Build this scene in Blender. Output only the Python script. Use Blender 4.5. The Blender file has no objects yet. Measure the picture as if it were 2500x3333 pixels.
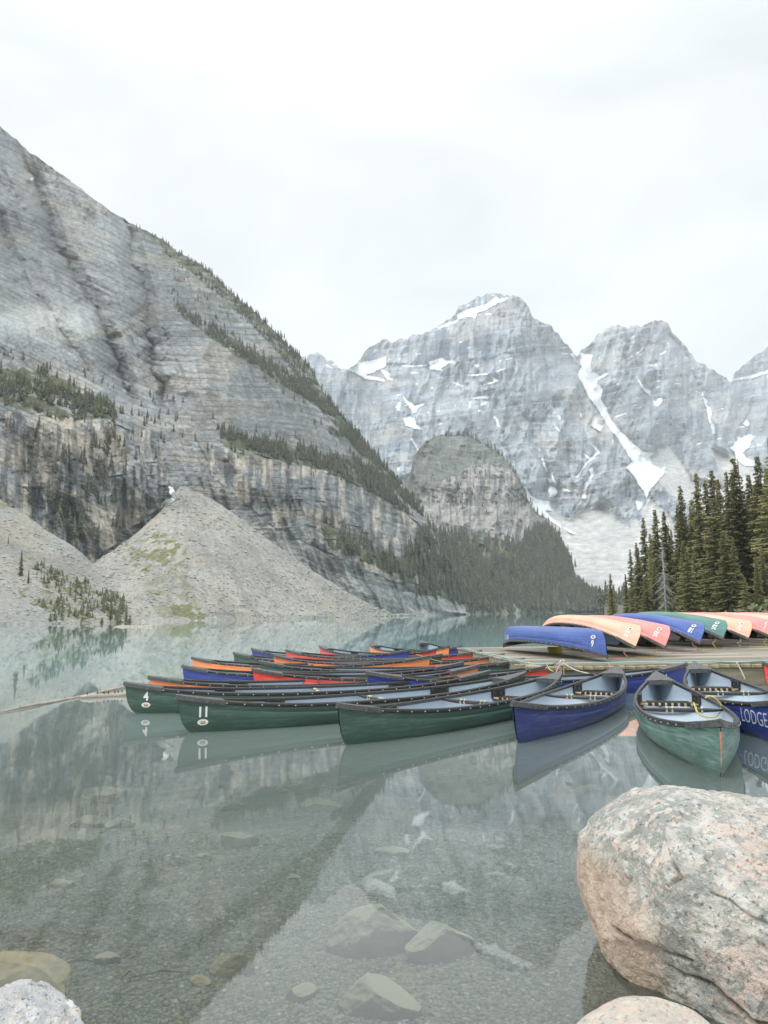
import bpy, bmesh, math, random
import numpy as np
from mathutils import Matrix, Vector, Euler
R = math.radians
SC = bpy.context.scene
COL = SC.collection
random.seed(7)
rng = np.random.default_rng(11)

# ------------------------------------------------------------------ camera, world, sun, exposure
F = 2425.0; TH = R(7.8); RO = R(-0.9); H = 1.4          # focal length in photo pixels, pitch, roll, eye height
cam_d = bpy.data.cameras.new('camera'); cam = bpy.data.objects.new('camera', cam_d); COL.objects.link(cam)
cam_d.sensor_fit = 'VERTICAL'; cam_d.sensor_height = 36; cam_d.sensor_width = 27
cam_d.lens = 36 * F / 3333
cam_d.clip_start = 0.05; cam_d.clip_end = 30000
cam.matrix_world = Matrix.Translation((0, 0, H)) @ Matrix.Rotation(R(90) + TH, 4, 'X') @ Matrix.Rotation(RO, 4, 'Z')
SC.camera = cam
SC.view_settings.view_transform = 'Standard'; SC.view_settings.look = 'None'
SC.view_settings.gamma = 1; SC.view_settings.exposure = 0.0
SC.view_settings.use_curve_mapping = False
SC.cycles.max_bounces = 8; SC.cycles.transparent_max_bounces = 12; SC.cycles.diffuse_bounces = 3
SC.cycles.volume_bounces = 3

SUN_EL, SUN_AZ = R(46), R(238)      # azimuth clockwise from +Y: behind and to the left
W = bpy.data.worlds.new('World'); SC.world = W; W.use_nodes = True
nt = W.node_tree; nt.nodes.clear()
def N(nt, typ, **kw):
    n = nt.nodes.new(typ)
    for k, v in kw.items():
        if k.startswith('i_'): n.inputs[int(k[2:])].default_value = v
        else: setattr(n, k, v)
    return n
o = N(nt, 'ShaderNodeOutputWorld'); bg = N(nt, 'ShaderNodeBackground'); bg.inputs[1].default_value = 1.17
bg2 = N(nt, 'ShaderNodeBackground'); bg2.inputs[1].default_value = 0.06
sky = N(nt, 'ShaderNodeTexSky'); sky.sky_type = 'NISHITA'; sky.sun_disc = False
sky.sun_elevation = SUN_EL; sky.sun_rotation = SUN_AZ
tc = N(nt, 'ShaderNodeTexCoord'); mp = N(nt, 'ShaderNodeMapping'); mp.inputs['Scale'].default_value = (1, 1, 2.2)
nz = N(nt, 'ShaderNodeTexNoise'); nz.inputs['Scale'].default_value = 2.3; nz.inputs['Detail'].default_value = 7; nz.inputs['Roughness'].default_value = .52; nz.inputs['Distortion'].default_value = .4
cr = N(nt, 'ShaderNodeValToRGB')
cr.color_ramp.elements[0].position = .36; cr.color_ramp.elements[0].color = (.75, .785, .81, 1)
cr.color_ramp.elements[1].position = .60; cr.color_ramp.elements[1].color = (.915, .945, .96, 1)
ad = N(nt, 'ShaderNodeMixShader'); ad.inputs[0].default_value = .06
nt.links.new(tc.outputs['Generated'], mp.inputs[0]); nt.links.new(mp.outputs[0], nz.inputs[0])
nt.links.new(nz.outputs[0], cr.inputs[0])
# an overcast sky brightens smoothly towards the zenith
sx = N(nt, 'ShaderNodeSeparateXYZ'); nt.links.new(tc.outputs['Generated'], sx.inputs[0])
zr = N(nt, 'ShaderNodeMapRange', interpolation_type='SMOOTHSTEP'); zr.inputs[1].default_value = .55; zr.inputs[2].default_value = 1.0; zr.inputs[3].default_value = 1.0; zr.inputs[4].default_value = 2.9
nt.links.new(sx.outputs[2], zr.inputs[0]); zm = N(nt, 'ShaderNodeVectorMath', operation='SCALE'); nt.links.new(cr.outputs[0], zm.inputs[0]); nt.links.new(zr.outputs[0], zm.inputs['Scale'])
nt.links.new(zm.outputs[0], bg.inputs[0])
nt.links.new(sky.outputs[0], bg2.inputs[0]); nt.links.new(bg.outputs[0], ad.inputs[1]); nt.links.new(bg2.outputs[0], ad.inputs[2])
nt.links.new(ad.outputs[0], o.inputs[0])
sd = bpy.data.lights.new('sun', 'SUN'); sd.energy = 1.5; sd.angle = R(16); sd.color = (1, .97, .93)
so = bpy.data.objects.new('sun', sd); COL.objects.link(so)
sdir = Vector((math.sin(SUN_AZ) * math.cos(SUN_EL), math.cos(SUN_AZ) * math.cos(SUN_EL), math.sin(SUN_EL)))
so.rotation_euler = sdir.to_track_quat('Z', 'Y').to_euler()

# ------------------------------------------------------------------ photo measuring helpers
def rays(px, py):                    # px, py in photo pixels (2500 x 3333)
    u = np.asarray(px, float) - 1250; v = 1666.5 - np.asarray(py, float)
    c, s = math.cos(RO), math.sin(RO)
    a, b = (c * u - s * v) / F, (s * u + c * v) / F
    return np.stack([a, math.cos(TH) - b * math.sin(TH), math.sin(TH) + b * math.cos(TH)], -1)
def at_y(px, py, Y):                 # the point of that sight line whose distance ahead is Y
    r = rays(px, py); t = np.asarray(Y, float) / r[..., 1]
    p = r * t[..., None]; p[..., 2] += H
    return p
def at_z(px, py, z=0.0):
    r = rays(px, py); t = (z - H) / r[..., 2]
    p = r * t[..., None]; p[..., 2] += H
    return p

# ------------------------------------------------------------------ noise
def _h(ix, iy, iz, seed):
    h = (ix * 374761393 + iy * 668265263 + iz * 1442695041 + seed * 974634777) & 0xffffffff
    h = ((h ^ (h >> 13)) * 1274126177) & 0xffffffff
    return ((h ^ (h >> 16)) & 0xffffff) / 8388608.0 - 1.0
def vn(p, seed=0):
    i = np.floor(p).astype(np.int64); f = p - i; f = f * f * (3 - 2 * f)
    r = 0
    for dx in (0, 1):
        wx = f[..., 0] if dx else 1 - f[..., 0]
        for dy in (0, 1):
            wy = f[..., 1] if dy else 1 - f[..., 1]
            for dz in (0, 1):
                wz = f[..., 2] if dz else 1 - f[..., 2]
                r = r + wx * wy * wz * _h(i[..., 0] + dx, i[..., 1] + dy, i[..., 2] + dz, seed)
    return r
def fbm(p, o=4, seed=0, g=.5):
    a = 1.; s = 0; t = 0
    for k in range(o):
        s = s + a * vn(p * 2.0 ** k + 17.3 * k, seed + k); t += a; a *= g
    return s / t
def ridged(p, o=4, seed=0):
    a = 1.; s = 0; t = 0
    for k in range(o):
        s = s + a * (1 - np.abs(vn(p * 2.0 ** k + 9.1 * k, seed + k)) * 2); t += a; a *= .5
    return s / t
def rbf(pts, vals):
    P = np.array(pts, float) / 500.; v = np.array(vals, float); n = len(P)
    d = np.linalg.norm(P[:, None] - P[None], axis=-1)
    K = d; A = np.zeros((n + 3, n + 3)); A[:n, :n] = K; A[:n, n] = 1; A[:n, n + 1:] = P; A[n, :n] = 1; A[n + 1:, :n] = P.T
    w = np.linalg.solve(A, np.concatenate([v, np.zeros(3)]))
    def f(x, y):
        x = np.asarray(x, float) / 500.; y = np.asarray(y, float) / 500.
        r = w[n] + w[n + 1] * x + w[n + 2] * y
        for k in range(n): r = r + w[k] * np.hypot(x - P[k, 0], y - P[k, 1])
        return r
    return f
def inpoly(x, y, poly):
    r = np.zeros(np.shape(x), bool); n = len(poly)
    for k in range(n):
        x0, y0 = poly[k]; x1, y1 = poly[(k + 1) % n]
        c = ((y0 > y) != (y1 > y))
        r ^= c & (x < (x1 - x0) * (y - y0) / ((y1 - y0) if y1 != y0 else 1e-9) + x0)
    return r
def dline(x, y, pl):
    d = np.full(np.shape(x), 1e9)
    for (x0, y0), (x1, y1) in zip(pl[:-1], pl[1:]):
        dx, dy = x1 - x0, y1 - y0
        t = np.clip(((x - x0) * dx + (y - y0) * dy) / (dx * dx + dy * dy), 0, 1)
        d = np.minimum(d, np.hypot(x - x0 - t * dx, y - y0 - t * dy))
    return d
sst = lambda a, b, x: (lambda t: t * t * (3 - 2 * t))(np.clip((x - a) / (b - a), 0, 1))

# ------------------------------------------------------------------ object helpers
def link(o): COL.objects.link(o); return o
def tag(o, label=None, cat=None, group=None, kind=None):
    if label: o['label'] = label
    if cat: o['category'] = cat
    if group: o['group'] = group
    if kind: o['kind'] = kind
    return o
def empty(name, loc=(0, 0, 0), rot=(0, 0, 0)):
    o = bpy.data.objects.new(name, None); o.location = loc; o.rotation_euler = rot; o.empty_display_size = .2
    return link(o)
def obj(name, me, mat=None, parent=None):
    if mat is not None and not me.materials: me.materials.append(mat)
    o = bpy.data.objects.new(name, me); link(o)
    if parent: o.parent = parent
    return o
def np_mesh(name, V, Fc, smooth=True, col=None, attrs=None):
    V = np.ascontiguousarray(V, np.float32); Fc = np.ascontiguousarray(Fc, np.int32); k = Fc.shape[1]
    me = bpy.data.meshes.new(name)
    me.vertices.add(len(V)); me.vertices.foreach_set('co', V.ravel())
    me.loops.add(Fc.size); me.loops.foreach_set('vertex_index', Fc.ravel())
    me.polygons.add(len(Fc)); me.polygons.foreach_set('loop_start', np.arange(0, Fc.size, k, dtype=np.int32))
    me.polygons.foreach_set('use_smooth', np.full(len(Fc), smooth))
    me.update(calc_edges=True)
    if col is not None:
        a = me.color_attributes.new('Col', 'FLOAT_COLOR', 'POINT')
        c = np.ones((len(V), 4), np.float32); c[:, :3] = col; a.data.foreach_set('color', c.ravel())
    for n_, v in (attrs or {}).items():
        a = me.attributes.new(n_, 'FLOAT', 'POINT'); a.data.foreach_set('value', np.ascontiguousarray(v, np.float32).ravel())
    return me
def grid_faces(n, m, flip=False):    # n rows x m columns
    a = np.arange(n * m).reshape(n, m)
    q = np.stack([a[:-1, :-1], a[:-1, 1:], a[1:, 1:], a[1:, :-1]], -1).reshape(-1, 4)
    return q[:, ::-1] if flip else q
class MB:                            # collects simple solids into one mesh
    def __init__(s): s.v = []; s.f = []
    def add(s, V, Fs):
        b = len(s.v); s.v += [tuple(p) for p in V]; s.f += [tuple(b + i for i in f) for f in Fs]; return s
    def box(s, c, d, rz=0, M=None, j=0):
        x, y, z = d[0] / 2, d[1] / 2, d[2] / 2
        P = [Vector((sx * x, sy * y, sz * z)) for sz in (-1, 1) for sy in (-1, 1) for sx in (-1, 1)]
        A = Matrix.Rotation(rz, 3, 'Z') if M is None else M
        P = [A @ p + Vector(c) for p in P]
        return s.add(P, [(0, 2, 3, 1), (4, 5, 7, 6), (0, 1, 5, 4), (2, 6, 7, 3), (0, 4, 6, 2), (1, 3, 7, 5)])
    def tube(s, pts, r, n=6, cap=True):
        pts = [Vector(p) for p in pts]; rr = r if hasattr(r, '__len__') else [r] * len(pts)
        V = []; Fs = []; up = Vector((.123, .05, 1)).normalized()
        for i, p in enumerate(pts):
            d = (pts[min(i + 1, len(pts) - 1)] - pts[max(i - 1, 0)]).normalized()
            a = d.cross(up); 
            if a.length < 1e-3: a = d.cross(Vector((1, 0, 0)))
            a.normalize(); b = a.cross(d)
            for k in range(n):
                t = 2 * math.pi * k / n; V.append(p + float(rr[i]) * (a * math.cos(t) + b * math.sin(t)))
        for i in range(len(pts) - 1):
            for k in range(n):
                Fs.append((i * n + k, i * n + (k + 1) % n, (i + 1) * n + (k + 1) % n, (i + 1) * n + k))
        if cap: Fs.append(tuple(range(n))[::-1]); Fs.append(tuple((len(pts) - 1) * n + k for k in range(n)))
        return s.add(V, Fs)
    def mesh(s, name, smooth=False, bevel=0):
        me = bpy.data.meshes.new(name); me.from_pydata(s.v, [], s.f)
        bm = bmesh.new(); bm.from_mesh(me)
        if bevel: bmesh.ops.bevel(bm, geom=bm.edges[:], offset=bevel, segments=1, affect='EDGES')
        bmesh.ops.recalc_face_normals(bm, faces=bm.faces); bm.to_mesh(me); bm.free()
        for p in me.polygons: p.use_smooth = smooth
        return me

# ------------------------------------------------------------------ materials
def mat(name, col=(.5, .5, .5), rough=.6, spec=.5):
    m = bpy.data.materials.new(name); m.use_nodes = True; b = m.node_tree.nodes['Principled BSDF']
    b.inputs['Base Color'].default_value = (*col, 1); b.inputs['Roughness'].default_value = rough
    b.inputs['Specular IOR Level'].default_value = spec
    return m
def noisy(m, scale=5, amt=.25, detail=6, bump=0, bscale=None, coord='Object', stretch=(1, 1, 1), tint=None, bdist=.01):
    nt = m.node_tree; b = nt.nodes['Principled BSDF']; c = b.inputs['Base Color'].default_value[:]
    tc = N(nt, 'ShaderNodeTexCoord'); mp = N(nt, 'ShaderNodeMapping'); mp.inputs['Scale'].default_value = stretch
    nz = N(nt, 'ShaderNodeTexNoise'); nz.inputs['Scale'].default_value = scale; nz.inputs['Detail'].default_value = detail
    nz.inputs['Roughness'].default_value = .65
    nt.links.new(tc.outputs[coord], mp.inputs[0]); nt.links.new(mp.outputs[0], nz.inputs[0])
    cr = N(nt, 'ShaderNodeValToRGB'); cr.color_ramp.elements[0].position = .3; cr.color_ramp.elements[1].position = .7
    lo = tint or tuple(x * (1 - amt) for x in c[:3]); hi = tuple(min(1, x * (1 + amt)) for x in c[:3])
    cr.color_ramp.elements[0].color = (*lo, 1); cr.color_ramp.elements[1].color = (*hi, 1)
    nt.links.new(nz.outputs[0], cr.inputs[0]); nt.links.new(cr.outputs[0], b.inputs['Base Color'])
    if bump:
        n2 = N(nt, 'ShaderNodeTexNoise'); n2.inputs['Scale'].default_value = bscale or scale * 3; n2.inputs['Detail'].default_value = 5
        nt.links.new(mp.outputs[0], n2.inputs[0])
        bp = N(nt, 'ShaderNodeBump'); bp.inputs['Strength'].default_value = bump; bp.inputs['Distance'].default_value = bdist
        nt.links.new(n2.outputs[0], bp.inputs['Height']); nt.links.new(bp.outputs[0], b.inputs['Normal'])
    return m
def rockmat(name, s1=.5, s2=2.0, bdist=1.5, bstr=.8, amt=.3, rough=.9):
    # vertex colour of the rock itself, times fine grain; bump for fine relief
    m = mat(name, rough=rough, spec=.2); nt = m.node_tree; b = nt.nodes['Principled BSDF']
    ca = N(nt, 'ShaderNodeVertexColor', layer_name='Col'); tc = N(nt, 'ShaderNodeTexCoord')
    n1 = N(nt, 'ShaderNodeTexNoise'); n1.inputs['Scale'].default_value = s1; n1.inputs['Detail'].default_value = 8; n1.inputs['Roughness'].default_value = .7
    mr = N(nt, 'ShaderNodeMapRange'); mr.inputs[1].default_value = .3; mr.inputs[2].default_value = .7
    mr.inputs[3].default_value = 1 - amt; mr.inputs[4].default_value = 1 + amt
    mx = N(nt, 'ShaderNodeVectorMath', operation='SCALE')
    nt.links.new(tc.outputs['Object'], n1.inputs[0]); nt.links.new(n1.outputs[0], mr.inputs[0])
    nt.links.new(ca.outputs[0], mx.inputs[0]); nt.links.new(mr.outputs[0], mx.inputs['Scale']); nt.links.new(mx.outputs[0], b.inputs['Base Color'])
    n2 = N(nt, 'ShaderNodeTexNoise'); n2.inputs['Scale'].default_value = s2; n2.inputs['Detail'].default_value = 6; n2.inputs['Roughness'].default_value = .7
    bp = N(nt, 'ShaderNodeBump'); bp.inputs['Strength'].default_value = bstr; bp.inputs['Distance'].default_value = bdist
    nt.links.new(tc.outputs['Object'], n2.inputs[0]); nt.links.new(n2.outputs[0], bp.inputs['Height']); nt.links.new(bp.outputs[0], b.inputs['Normal'])
    return m
def foliage(name, c1, c2, scale=.5):
    m = mat(name, c1, .8, .2); nt = m.node_tree; b = nt.nodes['Principled BSDF']
    oi = N(nt, 'ShaderNodeObjectInfo'); ge = N(nt, 'ShaderNodeNewGeometry')
    nz = N(nt, 'ShaderNodeTexNoise'); nz.inputs['Scale'].default_value = scale; nz.inputs['Detail'].default_value = 3
    tc = N(nt, 'ShaderNodeTexCoord'); nt.links.new(ge.outputs['Position'], nz.inputs[0])
    a = N(nt, 'ShaderNodeMath', operation='ADD'); nt.links.new(oi.outputs['Random'], a.inputs[0]); nt.links.new(nz.outputs[0], a.inputs[1])
    a3 = N(nt, 'ShaderNodeMath', operation='ADD'); nt.links.new(a.outputs[0], a3.inputs[0]); nt.links.new(ge.outputs['Random Per Island'], a3.inputs[1])
    mr = N(nt, 'ShaderNodeMapRange'); mr.inputs[1].default_value = .7; mr.inputs[2].default_value = 2.2
    mx = N(nt, 'ShaderNodeMix', data_type='RGBA'); mx.inputs[6].default_value = (*c1, 1); mx.inputs[7].default_value = (*c2, 1)
    nt.links.new(a3.outputs[0], mr.inputs[0]); nt.links.new(mr.outputs[0], mx.inputs[0]); nt.links.new(mx.outputs[2], b.inputs['Base Color'])
    return m
# ------------------------------------------------------------------ terrain
K = 2500 / 1659.
def S_(pl): return [(x * K, y * K) for x, y in pl]
def fx(pl):
    a = np.array(S_(pl)); return lambda x: np.interp(x, a[:, 0], a[:, 1])
shoreD = lambda px: np.interp(px, [-900, 0, 277, 414, 750, 1000, 1281, 1530, 1650, 1970, 2600], [170, 212, 250, 265, 320, 370, 470, 640, 760, 850, 1000])
def surface(name, x0, x1, nx, ny, top, D, disp, base=None, back=200, jag=3, warp=1.0, rockcol=None, m=None, bot=None):
    px = np.linspace(x0, x1, nx)[None, :].repeat(ny, 0)
    ty = top(px[0]); ty = ty + jag * fbm(np.stack([px[0] / 14, px[0] * 0, px[0] * 0], -1), 4, 5)
    by = (1998.7 + .0157 * (1250 - px[0]) + 1.4 * F / base(px[0]) + 2) if bot is None else bot(px[0])
    t = (np.linspace(0, 1, ny) ** warp)[:, None]
    py = by[None] + (ty - by)[None] * t
    d0 = D(px, py); P0 = at_y(px, py, d0)
    dd = disp(px, py, P0, t) * np.clip(t * 14, 0, 1)
    P = at_y(px, py, d0 + dd)
    col = rockcol(px, py, P0, t, dd)
    V = P.reshape(-1, 3).copy()
    # the far side of the ridge, so the mountain has a body
    top_r = P[-1]; rows = [V]; cs = [col.reshape(-1, 3)]
    for k, (a, b) in enumerate(((.08, .97), (.5, .6), (1, .25), (1.5, -.05))):
        q = top_r.copy(); dirn = q[:, :2] / np.linalg.norm(q[:, :2], axis=1, keepdims=True)
        q[:, :2] += dirn * back * a; q[:, 2] = q[:, 2] * b - 2
        rows.append(q); cs.append(col[-1])
    low = P[0].copy(); low[:, 2] = -5
    rows.insert(0, low); cs.insert(0, col[0])
    V = np.concatenate(rows); C_ = np.concatenate(cs)
    me = np_mesh(name, V, grid_faces(ny + 5, nx), True, C_)
    ob = obj(name, me, m); tag(ob, kind='structure')
    return ob, px, py, P, col
def snowsheet(name, px, py, P, mask, lift, m):
    # snow lies a few metres deep on the rock: its own sheet, lifted off the slope
    ny, nx = mask.shape
    r = rays(px, py); Y = P[..., 1] - lift * (1 + .5 * fbm(np.stack([px / 30, py / 30, px * 0], -1), 3, 77))
    Q = at_y(px, py, Y); f = grid_faces(ny, nx); mk = mask.ravel()
    ok = mk[f].all(1); f = f[ok]; u, inv = np.unique(f, return_inverse=True)
    me = np_mesh(name, Q.reshape(-1, 3)[u], inv.reshape(-1, 4)); ob = obj(name, me, m); tag(ob, kind='structure'); return ob
def lerp3(a, b, t): return np.asarray(a) * (1 - t[..., None]) + np.asarray(b) * t[..., None]
M_rock = rockmat('rock_near_mountain', .20, .45, 1.8, .85, .42)
M_far = rockmat('rock_far_peaks', .045, .09, 6, .6, .38)
M_dome = rockmat('rock_wooded_dome', .10, .25, 3.5, .8, .4)
M_scree = rockmat('scree', .7, 1.3, .9, .9, .35)
M_snow = noisy(mat('snow', (.86, .88, .90), .7), .02, .06, 4)

# --- the big rock wall on the left
topL = fx([(-500, 60), (-200, 180), (0, 272), (15, 283), (30, 297), (60, 325), (100, 352), (125, 370), (160, 395), (190, 420), (225, 447), (262, 470), (300, 490), (350, 517), (385, 545), (430, 570), (470, 600), (500, 633), (540, 665), (580, 700), (620, 742), (655, 778), (680, 812), (700, 850), (730, 890), (770, 935), (800, 970), (830, 1010), (860, 1045), (900, 1090), (930, 1135), (965, 1200), (1000, 1268), (1010, 1300)])
ptsL = [(-500, 1340, 200), (-500, 1000, 420), (-500, 300, 900), (-60, 1345, 260), (0, 1100, 340), (200, 1330, 320), (200, 1215, 372), (330, 1130, 420), (400, 1330, 400), (390, 1050, 440), (600, 1320, 430), (600, 1140, 470), (850, 1322, 500), (860, 1260, 520), (1000, 1300, 600),
        (0, 890, 400), (200, 905, 430), (340, 935, 470), (480, 970, 520), (600, 995, 545), (750, 1050, 570), (900, 1125, 600), (930, 1135, 620), (0, 800, 470), (200, 830, 510), (320, 880, 540), (450, 920, 560),
        (0, 550, 700), (200, 600, 760), (350, 700, 720), (500, 760, 760), (700, 900, 720), (0, 272, 1050), (150, 390, 1060), (300, 490, 1080), (500, 633, 1000), (655, 778, 900), (800, 970, 760)]
rL = rbf([(x * K, y * K) for x, y, _ in ptsL], [math.log(d) for *_, d in ptsL])
DL = lambda x, y: np.exp(rL(x, y))
G1 = [(98, 560), (157, 745), (235, 886), (345, 1066), (395, 1200), (430, 1330)]
G2 = [(400, 700), (430, 800), (442, 870), (475, 980), (480, 1105), (517, 1246), (548, 1345)]
G3 = [(0, 700), (60, 870), (150, 1010), (250, 1150), (330, 1260)]
G4 = [(300, 480), (330, 620), (300, 760)]
lowcliff = [S_([(-500, 880), (0, 890), (120, 900), (200, 908), (340, 935), (362, 1010), (355, 1080), (300, 1135), (200, 1220), (60, 1180), (-100, 1090), (-500, 1000)]),
            S_([(430, 955), (560, 985), (700, 1015), (800, 1060), (905, 1130), (950, 1250), (870, 1265), (600, 1145), (460, 1030)])]
vegL = [S_([(-200, 790), (0, 795), (60, 800), (130, 815), (200, 850), (262, 880), (250, 905), (120, 905), (0, 872), (-200, 860)]),
        S_([(372, 652), (440, 690), (520, 740), (600, 790), (680, 850), (730, 900), (700, 890), (640, 850), (560, 800), (470, 740), (400, 690)]),
        S_([(300, 485), (400, 545), (480, 600), (560, 675), (640, 755), (690, 830), (740, 890), (800, 960), (860, 1035), (920, 1120), (890, 1100), (820, 1030), (760, 960), (690, 880), (610, 770), (520, 680), (440, 610), (360, 550)]),
        S_([(470, 925), (560, 950), (640, 965), (720, 985), (800, 1010), (850, 1070), (900, 1120), (860, 1100), (780, 1050), (700, 1015), (560, 985), (470, 960)]),
        S_([(700, 1110), (740, 1160), (800, 1190), (860, 1200), (930, 1150), (960, 1200), (1000, 1275), (1010, 1310), (900, 1290), (860, 1250), (780, 1210), (715, 1190)]),
        S_([(100, 1070), (150, 1080), (200, 1130), (170, 1180), (120, 1120)])]
def wstr(px, py):                       # height in the rock layers, following the tilted beds
    x = px; Z = x * 0
    tilt = .40 * np.minimum(x - 520, 0) + .30 * np.maximum(x - 980, 0) + .05 * x
    return -(py - tilt) + .16 * gullyL(px, py) + 22 * fbm(np.stack([x / 230, py / 230, Z], -1), 3, 3)
def gullyL(px, py):
    d = 0; jx = px + 26 * fbm(np.stack([px / 60, py / 45, px * 0], -1), 4, 21)
    for g, wd, dp in ((G1, 52, 95), (G2, 44, 85), (G3, 40, 40), (G4, 38, 34)):
        q = dline(jx, py, g); fade = sst(g[0][1] - 120, g[0][1] + 60, py) * (1 - sst(g[-1][1] - 60, g[-1][1] + 60, py))
        d = d + dp * np.exp(-(q / wd) ** 1.0) * fade
    return d
def lowL(px, py, P):
    lo = np.zeros(px.shape); nn = fbm(np.stack([px / 40, py / 40, px * 0], -1), 3, 8)
    for q in lowcliff: lo = np.maximum(lo, inpoly(px + 16 * nn, py + 14 * nn, q))
    return lo
def XY(px, py, sx, sy, o=0): return np.stack([px / sx + o, py / sy + o, px * 0], -1)
def dispL(px, py, P, t):
    g = gullyL(px, py); w = wstr(px, py); lo = lowL(px, py, P); d = g; sl = px - .35 * (py - 900)
    scale = np.clip(P[..., 1] / 800, .4, 1.3)
    d = d - scale * (34 * ridged(XY(sl, py, 120, 420), 3, 31) + 9 * ridged(XY(sl, py, 34, 110), 2, 32))
    f = (w / 52. + .35 * fbm(XY(px, w, 200, 90), 3, 51)) % 1; f2 = (w / 17. + .6 * fbm(XY(px, w, 240, 46), 3, 52)) % 1
    d = d - (7.5 * f + 3.0 * f2) * (1 - .5 * lo) * scale
    ix = np.stack([px / 19 + .5 * fbm(XY(px, py, 60, 60), 2, 61), py / 44 + .4 * fbm(XY(px, py, 70, 70), 2, 62), px * 0], -1)
    d = d + lo * (5.0 * vn(np.floor(ix) + .5, 63) + 2.2 * vn(np.floor(ix * 2.3) + .5, 64) - 7 * np.abs(vn(np.stack([px / 30, py / 200, px * 0], -1), 65)))
    return d + 1.6 * scale * fbm(XY(px, py, 9, 9), 3, 71)
def colL(px, py, P, t, dd):
    w = wstr(px, py); n = fbm(XY(px, py, 170, 150), 4, 81) * 1.5
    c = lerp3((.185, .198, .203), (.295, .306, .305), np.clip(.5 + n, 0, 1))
    st = vn(np.stack([w / 8., px / 160, px * 0], -1), 91) * .5 + vn(np.stack([w / 26., px / 300, px * 0], -1), 92) * .5
    c = c * (1 + .30 * st)[..., None]
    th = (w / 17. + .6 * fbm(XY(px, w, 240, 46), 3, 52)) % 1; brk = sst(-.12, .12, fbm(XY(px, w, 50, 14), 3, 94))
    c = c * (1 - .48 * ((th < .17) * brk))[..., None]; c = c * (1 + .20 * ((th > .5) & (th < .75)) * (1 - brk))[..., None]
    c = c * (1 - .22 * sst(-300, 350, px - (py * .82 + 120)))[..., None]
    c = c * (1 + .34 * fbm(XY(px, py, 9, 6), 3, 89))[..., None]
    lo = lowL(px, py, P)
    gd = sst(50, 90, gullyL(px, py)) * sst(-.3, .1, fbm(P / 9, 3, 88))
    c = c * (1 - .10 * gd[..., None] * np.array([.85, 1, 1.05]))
    warm = sst(.02, .35, fbm(XY(px, py, 120, 60, 5), 4, 95)) * (.55 + .3 * lo)
    c = lerp3(0, 1, warm * 0) if False else c * (1 - warm[..., None]) + warm[..., None] * c * np.array([1.28, 1.12, .92])
    s2 = fbm(np.stack([px / 11 + .6 * fbm(P / 20, 2, 96), py / 120, px * 0], -1), 4, 97) + .25 * fbm(P / 30, 2, 98)
    stain = sst(.0, .22, s2) * (lo * .62 + .16 * sst(600, 1100, px) * (1 - lo))
    c = c * (1 - .72 * stain)[..., None]
    tan = sst(-.02, .3, fbm(np.stack([px / 30, py / 80, px * 0], -1) + 9, 3, 99)) * lo * (1 - stain)
    c = c * (1 - .6 * tan[..., None]) + .6 * tan[..., None] * np.array([.56, .50, .40])
    pale = np.exp(-(dline(px + 30 * n, py + 30 * n, [(0, 1040), (120, 1060), (260, 1060)]) / 45) ** 2) * .7
    c = c * (1 - pale[..., None]) + pale[..., None] * np.array([.47, .50, .49])
    v = np.zeros(px.shape)
    nn = fbm(np.stack([px / 25, py / 25, px * 0], -1), 4, 101)
    for q in vegL: v = np.maximum(v, inpoly(px + 40 * nn, py + 22 * nn, q))
    v = v * sst(-.35, .1, fbm(P / 10, 4, 103))
    up = sst(-.05, .25, fbm(P / 22 + 3, 4, 104)) * np.exp(-(dline(px, py, S_([(360, 530), (500, 660), (700, 880), (860, 1060)])) / 110) ** 2) * .5
    v = np.maximum(v, up)
    c = c * (1 - v[..., None]) + v[..., None] * np.array([.105, .115, .062])
    # rubble at the foot
    yb = 1998.7 + .0157 * (1250 - px)
    ta = inpoly(px + 10 * nn, py + 10 * nn, S_([(560, 1120), (700, 1195), (790, 1262), (870, 1280), (960, 1290), (1020, 1330), (1020, 1360), (500, 1360), (500, 1120)]))
    rub = lerp3((.24, .25, .24), (.42, .42, .40), np.clip(.5 + 1.3 * fbm(P / 2.2, 3, 107), 0, 1))
    c = np.where(ta[..., None], rub, c)
    return np.clip(c, .02, .8)
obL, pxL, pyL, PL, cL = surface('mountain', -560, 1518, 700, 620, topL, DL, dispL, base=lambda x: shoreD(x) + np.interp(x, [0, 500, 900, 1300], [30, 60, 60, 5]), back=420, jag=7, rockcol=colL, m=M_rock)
snL = np.zeros(pxL.shape, bool)
for q in ([(363, 1048), (374, 1052), (384, 1070), (380, 1078), (372, 1072), (366, 1066)], [(347, 1088), (358, 1077), (375, 1075), (381, 1080), (366, 1088), (349, 1098)], [(62, 384), (76, 380), (72, 390), (64, 391)], [(96, 377), (108, 375), (106, 381)]):
    snL |= inpoly(pxL, pyL, S_(q))
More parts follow.
